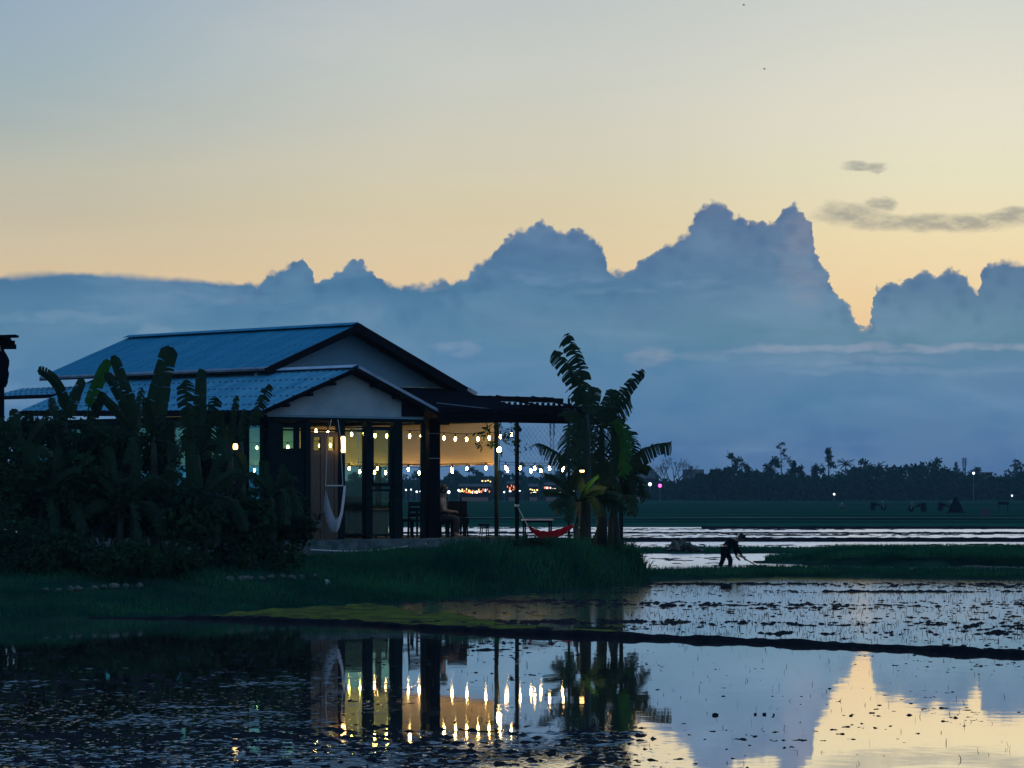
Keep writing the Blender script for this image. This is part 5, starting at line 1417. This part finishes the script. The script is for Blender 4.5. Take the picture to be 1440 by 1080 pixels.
def bits(x0, x1, y0, y1, n, mats, seed):
    """a row of small uneven lit shapes, as a crowded shop front shows from afar"""
    q = random.Random(seed); o = []
    w = (x1 - x0) / n
    for k in range(n):
        a = x0 + w * k + q.uniform(0, .3) * w; c = a + w * q.uniform(.35, .8)
        ya = q.uniform(y0, y0 + .55 * (y1 - y0)); o.append((a, ya, c, ya + (y1 - y0) * q.uniform(.25, .5), q.choice(mats), q.choice(('lamp', 'sign'))))
    return o
stall(668, 700, 46, 'widest lit stall with red and orange signs behind the bulbs right of the seated person', bits(646, 690, 686.5, 694, 15, ('rlamp', 'rlamp', 'rlamp', 'ylamp', 'wlamp'), 1) + bits(648, 676, 690, 695, 9, ('ylamp', 'rlamp', 'wlamp'), 2) + bits(677, 692, 674.5, 679, 4, ('ylamp',), 3), 1, 684)
stall(722, 700, 18, 'orange lit stall behind the pergola front post', bits(713, 729, 681, 690.5, 6, ('rlamp', 'ylamp', 'rlamp'), 4) + bits(715, 733, 688, 692, 4, ('wlamp', 'rlamp'), 5), 2, 680)
stall(750, 700, 14, 'yellow lit stall right of the pergola front post', bits(744, 757, 686, 691, 4, ('ylamp',), 6) + bits(746, 755, 691.5, 694.5, 3, ('ylamp', 'wlamp'), 7), 3, 684)
stall(775, 700, 18, 'orange and white lit stall left of the right banana clump', bits(765, 782, 684, 690.5, 6, ('rlamp', 'wlamp', 'ylamp'), 8), 4, 682)
stall(893, 700, 30, 'white lit stall right of the right banana clump', bits(885, 906, 685.5, 690.5, 6, ('wlamp',), 9), 5, 683)
def far_lamp(px, py, Y, r_, m, label):
    b = Vector(((px - 720) * Y / F, Y, 0.15)); h = W(px, py, Y).z - .15
    t = thing('street_lamp', label, 'street lamp', b, 0, 'small lamps along the far road')
    MB().tube([(0, 0.1, 0), (0, 0.1, h + .15), (0, -.1, h + .22)], 0.05, 5).build('pole', M['steel'], t)
    MB().ball((0, -.1, h), r_, 8, 5).build('lamp', M[m], t, smooth=True)
for (px, py, r_, m, lb) in [(571, 689, .18, 'wlamp', 'leftmost far white lamp in the open bay'), (578, 688.5, .16, 'wlamp', 'second far white lamp in the open bay'), (586, 691.5, .22, 'wlamp', 'brightest far white lamp in the open bay, lower than its neighbours'), (591, 691, .14, 'wlamp', 'fourth far white lamp in the open bay'),
        (627, 693, .2, 'wlamp', 'far white lamp above the head of the seated person, left of a pair'), (631, 692, .34, 'wlamp', 'far white lamp above the head of the seated person, right of a pair'), (645, 689.5, .24, 'wlamp', 'far white lamp above the armchair, leftmost of four'), (650, 690, .26, 'wlamp', 'far white lamp above the armchair, second of four'), (655, 692, .2, 'wlamp', 'far white lamp above the armchair, third of four'), (661, 691, .18, 'wlamp', 'far white lamp above the armchair, last of four'),
        (709, 692, .18, 'wlamp', 'far white lamp between the two pergola posts'), (789, 692.5, .26, 'wlamp', 'far white lamp at the left foot of the banana clump leaves'), (796, 688.5, .2, 'wlamp', 'far white lamp just left of the banana clump'), (806, 690, .2, 'wlamp', 'far white lamp among the left banana leaves'), (843, 691, .4, 'wlamp', 'far white lamp seen between the banana leaves'),
        (881, 684.5, .22, 'wlamp', 'far white lamp left end of the white stall'), (914, 681, .36, 'wlamp', 'bright tilted far white lamp right of the white stall'), (928, 683, .36, 'mlamp', 'far magenta lamp right of the white stall'),
        (1173, 695, .22, 'wlamp', 'far white lamp in the dark below the tallest far tree'), (1369, 665.5, .26, 'wlamp', 'far white lamp at the gable of the pale house at right'), (1423, 697, .18, 'wlamp', 'far white lamp near the right edge')]:
    far_lamp(px, py, 705, r_, m, lb)
# masts
def mast(px, top, Y, w, label, name='lattice_mast'):
    b = Vector(((px - 720) * Y / F, Y, 0.1)); H = W(px, top, Y).z
    t = thing(name, label, 'mast', b, 0)
    fr_ = MB(); br = MB(); n = 14
    for sx in (-1, 1):
        for sy in (-1, 1): fr_.tube([(sx * w, sy * w, 0), (sx * w * .45, sy * w * .45, H)], 0.10, 4)
    for k in range(n):
        z0, z1 = H * k / n, H * (k + 1) / n; a, c = w * (1 - .55 * k / n), w * (1 - .55 * (k + 1) / n)
        for sg in (-1, 1):
            br.tube([(-a, sg * a, z0), (c, sg * c, z1)], 0.05, 3, False); br.tube([(a, sg * a, z0), (-c, sg * c, z1)], 0.05, 3, False)
    fr_.build('frame', M['steel'], t); br.build('bracing', M['steel'], t)
    an = MB()
    for z in (.93, .84):
        for sx in (-1, 1): an.box((sx * w * .8, -w * .5, H * z), (.35, .25, 1.8))
    an.build('antenna', M['steel'], t)
mast(776.5, 592, 1150, 0.95, 'tall thin lattice mast behind the wire mesh left of the banana clump')
mast(1356, 644, 1250, 0.7, 'faint thin mast on the far shore right of the knobbly tree')

# motorbikes on the field path
def motorbike(px, py, label, rz, sc_=1.0):
    Y = gY(py, 0.36)
    t = thing('motorbike', label, 'motorbike', W(px, py, Y), rz, 'motorbikes parked on the field path')
    for x in (-.62, .62):
        o = MB().lathe([(.22, -.05), (.29, -.05), (.31, 0), (.29, .05), (.22, .05)], 14).build('wheel', M['dark'], t)
        o.rotation_euler = (R(90), 0, 0); o.location = (x, 0, .31)
    MB().add([(-.75, -.12, .55), (.35, -.10, .45), (.35, .10, .45), (-.75, .12, .55), (-.85, -.10, .80), (-.15, -.12, .74), (-.15, .12, .74), (-.85, .10, .80)], [(0, 1, 2, 3), (4, 7, 6, 5), (0, 4, 5, 1), (1, 5, 6, 2), (2, 6, 7, 3), (3, 7, 4, 0)]).build('body', M['workwear'], t)
    MB().box((-.5, 0, .83), (.68, .22, .08)).build('seat', M['dark'], t)
    MB().beam((.62, 0, .31), (.42, 0, 1.0), .10, .12, (0, 1, 0)).build('fork', M['steel'], t)
    MB().tube([(.40, -.32, 1.04), (.42, 0, .98), (.40, .32, 1.04)], .02, 5).build('handlebar', M['steel'], t)
    MB().add([(.40, -.18, .45), (.52, -.1, .95), (.52, .1, .95), (.40, .18, .45)], [(0, 1, 2, 3)]).build('leg_shield', M['rooffar'], t)
    MB().ball((.52, 0, .93), .08, 8, 5).build('headlight', M['trim'], t)
    return t
motorbike(1235, 718, 'motorbike on the field path, leftmost and alone', R(20))
motorbike(1290, 720, 'motorbike on the field path below the pale far tree', R(160))
motorbike(1331, 719, 'motorbike on the field path beside the dark mound', R(10))
shp = thing('covered_load', 'dark pyramid of covered goods on the far field path', 'covered heap', W(1344, 721, gY(721, .36)), 0)
MB().lathe([(.72, 0), (.62, .4), (.5, .7), (.25, 1.1), (.2, 1.35), (.05, 1.45)], 9).build('cover', M['workwear'], shp, smooth=True)
MB().box((0, 0, .04), (1.7, 1.3, .08)).build('pallet', M['timber'], shp)
wb = thing('white_crate', 'pale square crate on the field edge at right', 'crate', W(1385, 727, gY(727, .3)), R(12))
MB().box((0, 0, .30), (.75, .5, .60)).build('body', M['wallfar'], wb)
MB().box((0, 0, .63), (.8, .56, .06)).build('lid', M['rooffar'], wb)
sg_ = thing('field_sign', 'small dark board on two posts right of the pale crate', 'sign board', W(1411, 722, gY(722, .3)), 0)
MB().box((0, 0, .95), (1.0, .05, .3)).build('board', M['dark'], sg_)
for sx in (-.4, .4): MB().box((sx, 0, .4), (.06, .05, .8)).build('post', M['timber'], sg_)
sk = thing('white_sack', 'small white sack on the far field left of the motorbikes', 'sack', W(1184, 715, gY(715, .3)), 0)
MB().lathe([(.3, 0), (.42, .15), (.4, .35), (.2, .5), (.1, .55)], 9).build('body', M['rooffar'], sk, smooth=True)
MB().lathe([(.11, .55), (.05, .58), (.12, .66)], 8).build('neck', M['rope'], sk)
# heap of straw on the bund beside the worker
hp_ = thing('straw_heap', 'grey heap of cut straw on the bund left of the bent worker', 'straw heap', W(963, 776, 131) * 1, 0)
V, Fq = leafcloud(None, (0.55, 0.45, 0.42), 700, 0.36, 55, lumps=8)
V[:, 2] = np.abs(V[:, 2]) * (1.1 - 0.9 * np.clip(np.hypot(V[:, 0] + .1, V[:, 1]) / .8, 0, 1)) + 0.02
np_mesh('straw', V, Fq, M['straw'], hp_)
MB().tube([(-.25, 0, .55), (.1, -.1, .3), (.45, -.2, .05)], 0.018, 5).build('rake_handle', M['wood'], hp_)

# =================================================================== people
def skin_body(name, joints, edges, m, parent, root=0, sub=2):
    """a body grown with the Skin modifier round joints (x, y, z, rx, ry)"""
    me = bpy.data.meshes.new(name)
    me.from_pydata([j[:3] for j in joints], edges, [])
    o = bpy.data.objects.new(name, me); C.objects.link(o)
    md = o.modifiers.new('skin', 'SKIN'); md.use_smooth_shade = True
    for i, j in enumerate(joints):
        sv = me.skin_vertices[0].data[i]; sv.radius = (j[3], j[4] if len(j) > 4 else j[3]); sv.use_root = (i == root)
    o.modifiers.new('sub', 'SUBSURF').levels = sub; o.modifiers['sub'].render_levels = sub
    dg = bpy.context.evaluated_depsgraph_get()
    nm = bpy.data.meshes.new_from_object(o.evaluated_get(dg))
    o.modifiers.clear(); o.data = nm; nm.materials.clear(); nm.materials.append(m)
    bpy.data.meshes.remove(me); o.parent = parent
    return o
def hand_chains(J, E, wrist, d, up, side, r_=0.010):
    """palm plus four unequal bent fingers and a thumb, growing on from a wrist joint"""
    d, up, side = Vector(d).normalized(), Vector(up).normalized(), Vector(side).normalized()
    w = Vector(J[wrist][:3]); palm = len(J)
    J.append((*(w + d * 0.05), 0.030, 0.018)); E.append((wrist, palm))
    pc = w + d * 0.09
    for k, ln in enumerate((0.062, 0.074, 0.070, 0.054)):
        b_ = pc + side * (0.028 - 0.019 * k); i0 = len(J)
        J.append((*b_, r_, r_)); E.append((palm, i0))
        J.append((*(b_ + d * ln * .6 - up * ln * .25), r_ * .9, r_ * .9)); E.append((i0, i0 + 1))
        J.append((*(b_ + d * ln * .75 - up * ln * .7), r_ * .75, r_ * .75)); E.append((i0 + 1, i0 + 2))
    i0 = len(J); b_ = w + d * 0.035 + side * 0.035
    J.append((*b_, r_ * 1.1, r_ * 1.1)); E.append((palm, i0))
    J.append((*(b_ + d * 0.035 + side * 0.018 - up * .015), r_, r_)); E.append((i0, i0 + 1))
def head_parts(parent, c, rz_tilt, hair=True, hat=False, r_=0.105):
    """nose, eyes, ears, hair as children; the head looks along +x"""
    c = Vector(c)
    mb = MB(); mb.ball(c + Vector((-0.012, 0, 0.028)), r_ * 1.08, 12, 8, 1.05)
    for sg in (-1, 1): mb.ball(c + Vector((-0.03, sg * r_ * .75, -.02)), 0.045, 8, 5)
    if hair: mb.build('hair', M['hair'], parent, smooth=True)
    for sg in (-1, 1):
        MB().ball(c + Vector((0.092, sg * 0.035, 0.012)), 0.012, 6, 4).build('eye', M['hair'], parent)
        MB().ball(c + Vector((0.0, sg * 0.098, -0.005)), 0.026, 6, 4, 1.4).build('ear', M['skin'], parent)
    MB().box(c + Vector((0.093, 0, -0.055)), (0.012, 0.05, 0.010)).build('mouth', M['redcloth'], parent)

# the seated person
Ys = 87.3
sp_ = thing('person', 'person in a tan shirt sitting at the end of the terrace, facing right', 'person', W(620, 690, Ys) - Vector((0, 0, CAMZ - FL)), R(-8))
J = [(0, 0, .52, .115, .15), (.0, 0, .68, .10, .135), (.02, 0, .88, .11, .16), (.04, 0, 1.0, .07, .12), (.06, 0, 1.07, .048, .05), (.085, 0, 1.15, .085, .078), (.085, 0, 1.235, .09, .082), (.155, 0, 1.17, .018, .016)]
E = [(0, 1), (1, 2), (2, 3), (3, 4), (4, 5), (5, 6), (5, 7)]
for sg in (-1, 1):
    h = len(J); J += [(.06, sg * .10, .50, .085), (.42, sg * .13, .50, .062), (.40, sg * .14, .26, .055), (.40, sg * .14, .07, .038), (.50, sg * .15, .035, .035, .03), (.57, sg * .15, .03, .03, .022)]
    E += [(0, h), (h, h + 1), (h + 1, h + 2), (h + 2, h + 3), (h + 3, h + 4), (h + 4, h + 5)]
    a = len(J); J += [(.03, sg * .18, .95, .055), (.08, sg * .215, .70, .043), (.30, sg * .16, .66, .033)]
    E += [(3, a), (a, a + 1), (a + 1, a + 2)]
    hand_chains(J, E, a + 2, (.9, -sg * .3, .1), (0, 0, 1), (0, sg * -1, 0))
skin_body('body', J, E, M['skin'], sp_)
J2 = [(0, 0, .56, .135, .17), (.0, 0, .70, .118, .152), (.02, 0, .88, .126, .175), (.035, 0, .985, .088, .14)]
E2 = [(0, 1), (1, 2), (2, 3)]
for sg in (-1, 1):
    a = len(J2); J2 += [(.03, sg * .18, .945, .07), (.06, sg * .205, .80, .062)]; E2 += [(3, a), (a, a + 1)]
skin_body('shirt', J2, E2, M['shirt'], sp_)
J3 = [(0, 0, .53, .135, .165)]; E3 = []
for sg in (-1, 1):
    h = len(J3); J3 += [(.07, sg * .10, .505, .10), (.42, sg * .13, .505, .078), (.40, sg * .14, .27, .070), (.40, sg * .14, .12, .058)]; E3 += [(0, h), (h, h + 1), (h + 1, h + 2), (h + 2, h + 3)]
skin_body('trousers', J3, E3, M['pants'], sp_)
head_parts(sp_, (.085, 0, 1.20), 0)
stl = thing('stool', 'dark low stool under the seated person', 'stool', Vector(sp_.location) + Vector((0.02, 0.0, 0)), 0)
MB().box((0, 0, .365), (.40, .40, .05)).build('seat', M['dark'], stl)
for sx in (-1, 1):
    for sy in (-1, 1): MB().box((sx * .16, sy * .16, .17), (.04, .04, .34)).build('leg', M['dark'], stl)

# the worker bent over the hoe in the shallow water
Yw = 109.0
wk = thing('person', 'dark clad worker in a hat bent over a hoe in the flooded paddy', 'person', Vector(((1021 - 720) * Yw / F, Yw, -0.22)), R(-6))
J = [(-.04, 0, .74, .12, .15), (.06, 0, .86, .115, .145), (.22, 0, .98, .13, .17), (.32, 0, 1.03, .09, .13), (.40, 0, 1.06, .05, .05), (.47, 0, 1.08, .088, .08), (.53, 0, 1.10, .085, .078), (.545, 0, 1.02, .018, .016)]
E = [(0, 1), (1, 2), (2, 3), (3, 4), (4, 5), (5, 6), (5, 7)]
for sg in (-1, 1):
    f_ = .12 * sg
    h = len(J); J += [(-.03, sg * .10, .70, .095), (.02 + f_, sg * .13, .40, .068), (-.06 + f_ * 1.4, sg * .14, .08, .045), (.03 + f_ * 1.4, sg * .14, .03, .04, .03), (.10 + f_ * 1.4, sg * .14, .025, .035, .025)]
    E += [(0, h), (h, h + 1), (h + 1, h + 2), (h + 2, h + 3), (h + 3, h + 4)]
    a = len(J); J += [(.30, sg * .19, .98, .062), (.33 + .04 * sg, sg * .22, .70, .046), (.44 + .10 * sg, sg * .09, .50, .034)]
    E += [(3, a), (a, a + 1), (a + 1, a + 2)]
    hand_chains(J, E, a + 2, (.5, -sg * .5, -.5), (-.5, 0, .5), (.5, sg * .4, .5), .0095)
skin_body('body', J, E, M['skin'], wk)
J2 = [(-.02, 0, .76, .14, .17), (.06, 0, .86, .135, .165), (.22, 0, .98, .15, .185), (.31, 0, 1.02, .11, .15)]; E2 = [(0, 1), (1, 2), (2, 3)]
for sg in (-1, 1):
    a = len(J2); J2 += [(.30, sg * .19, .98, .078), (.33 + .04 * sg, sg * .22, .71, .062), (.41 + .08 * sg, sg * .13, .57, .05)]; E2 += [(3, a), (a, a + 1), (a + 1, a + 2)]
skin_body('shirt', J2, E2, M['workwear'], wk)
J3 = [(-.04, 0, .74, .14, .165)]; E3 = []
for sg in (-1, 1):
    f_ = .12 * sg
    h = len(J3); J3 += [(-.03, sg * .10, .70, .115), (.02 + f_, sg * .13, .41, .085), (-.04 + f_ * 1.3, sg * .14, .18, .07)]; E3 += [(0, h), (h, h + 1), (h + 1, h + 2)]
skin_body('trousers', J3, E3, M['workwear'], wk)
head_parts(wk, (.50, 0, 1.09), 0, hair=True)
ho = MB().lathe([(.205, 0), (.20, .012), (.11, .03), (.105, .10), (.07, .125), (.01, .13)], 14).build('hat', M['hat'], wk, smooth=True)
ho.location = (.50, 0, 1.115); ho.rotation_euler = (0, R(18), 0)
hoe = thing('hoe', 'long handled hoe in the hands of the bent worker', 'hoe', Vector(wk.location) + Vector((.2, 0, 0)), R(-6))
MB().tube([(.02, .02, .66), (.95, -.02, .13)], 0.020, 6).build('handle', M['wood'], hoe)
MB().box((.97, -.02, .07), (.03, .18, .20), Matrix.Rotation(.5, 3, 'Y')).build('blade', M['steel'], hoe)

# two specks of birds high in the sky
for (px, py, lb) in [(1046, 7, 'small dark bird high near the top edge'), (1075, 97, 'small dark bird below the first one')]:
    bd = thing('bird', lb, 'bird', W(px, py, 420), 0, 'birds in the sky')
    MB().lathe([(.01, -.18), (.05, -.08), (.055, .05), (.02, .16)], 6).build('body', M['dark'], bd).rotation_euler = (0, R(90), 0)
    for sg in (-1, 1):
        MB().add([(-.07, 0, .02), (.07, 0, .02), (.02, sg * .18, .10), (-.1, sg * .34, .05)], [(0, 1, 2, 3)]).build('wing', M['dark'], bd)

# thin evening haze over the fields
hz_ = MB(); hz_.bb((-692, -30, -1.6), (692, 1492, 44))
hm_ = bpy.data.materials.new('haze'); hm_.use_nodes = True
ht_ = hm_.node_tree; ht_.nodes.clear()
pv = ht_.nodes.new('ShaderNodeVolumePrincipled'); pv.inputs['Color'].default_value = (0.50, 0.80, 0.95, 1); pv.inputs['Density'].default_value = 0.00012; pv.inputs['Anisotropy'].default_value = 0.0
oo = ht_.nodes.new('ShaderNodeOutputMaterial'); ht_.links.new(pv.outputs[0], oo.inputs['Volume'])
hz_.build('haze', hm_, kind='stuff')
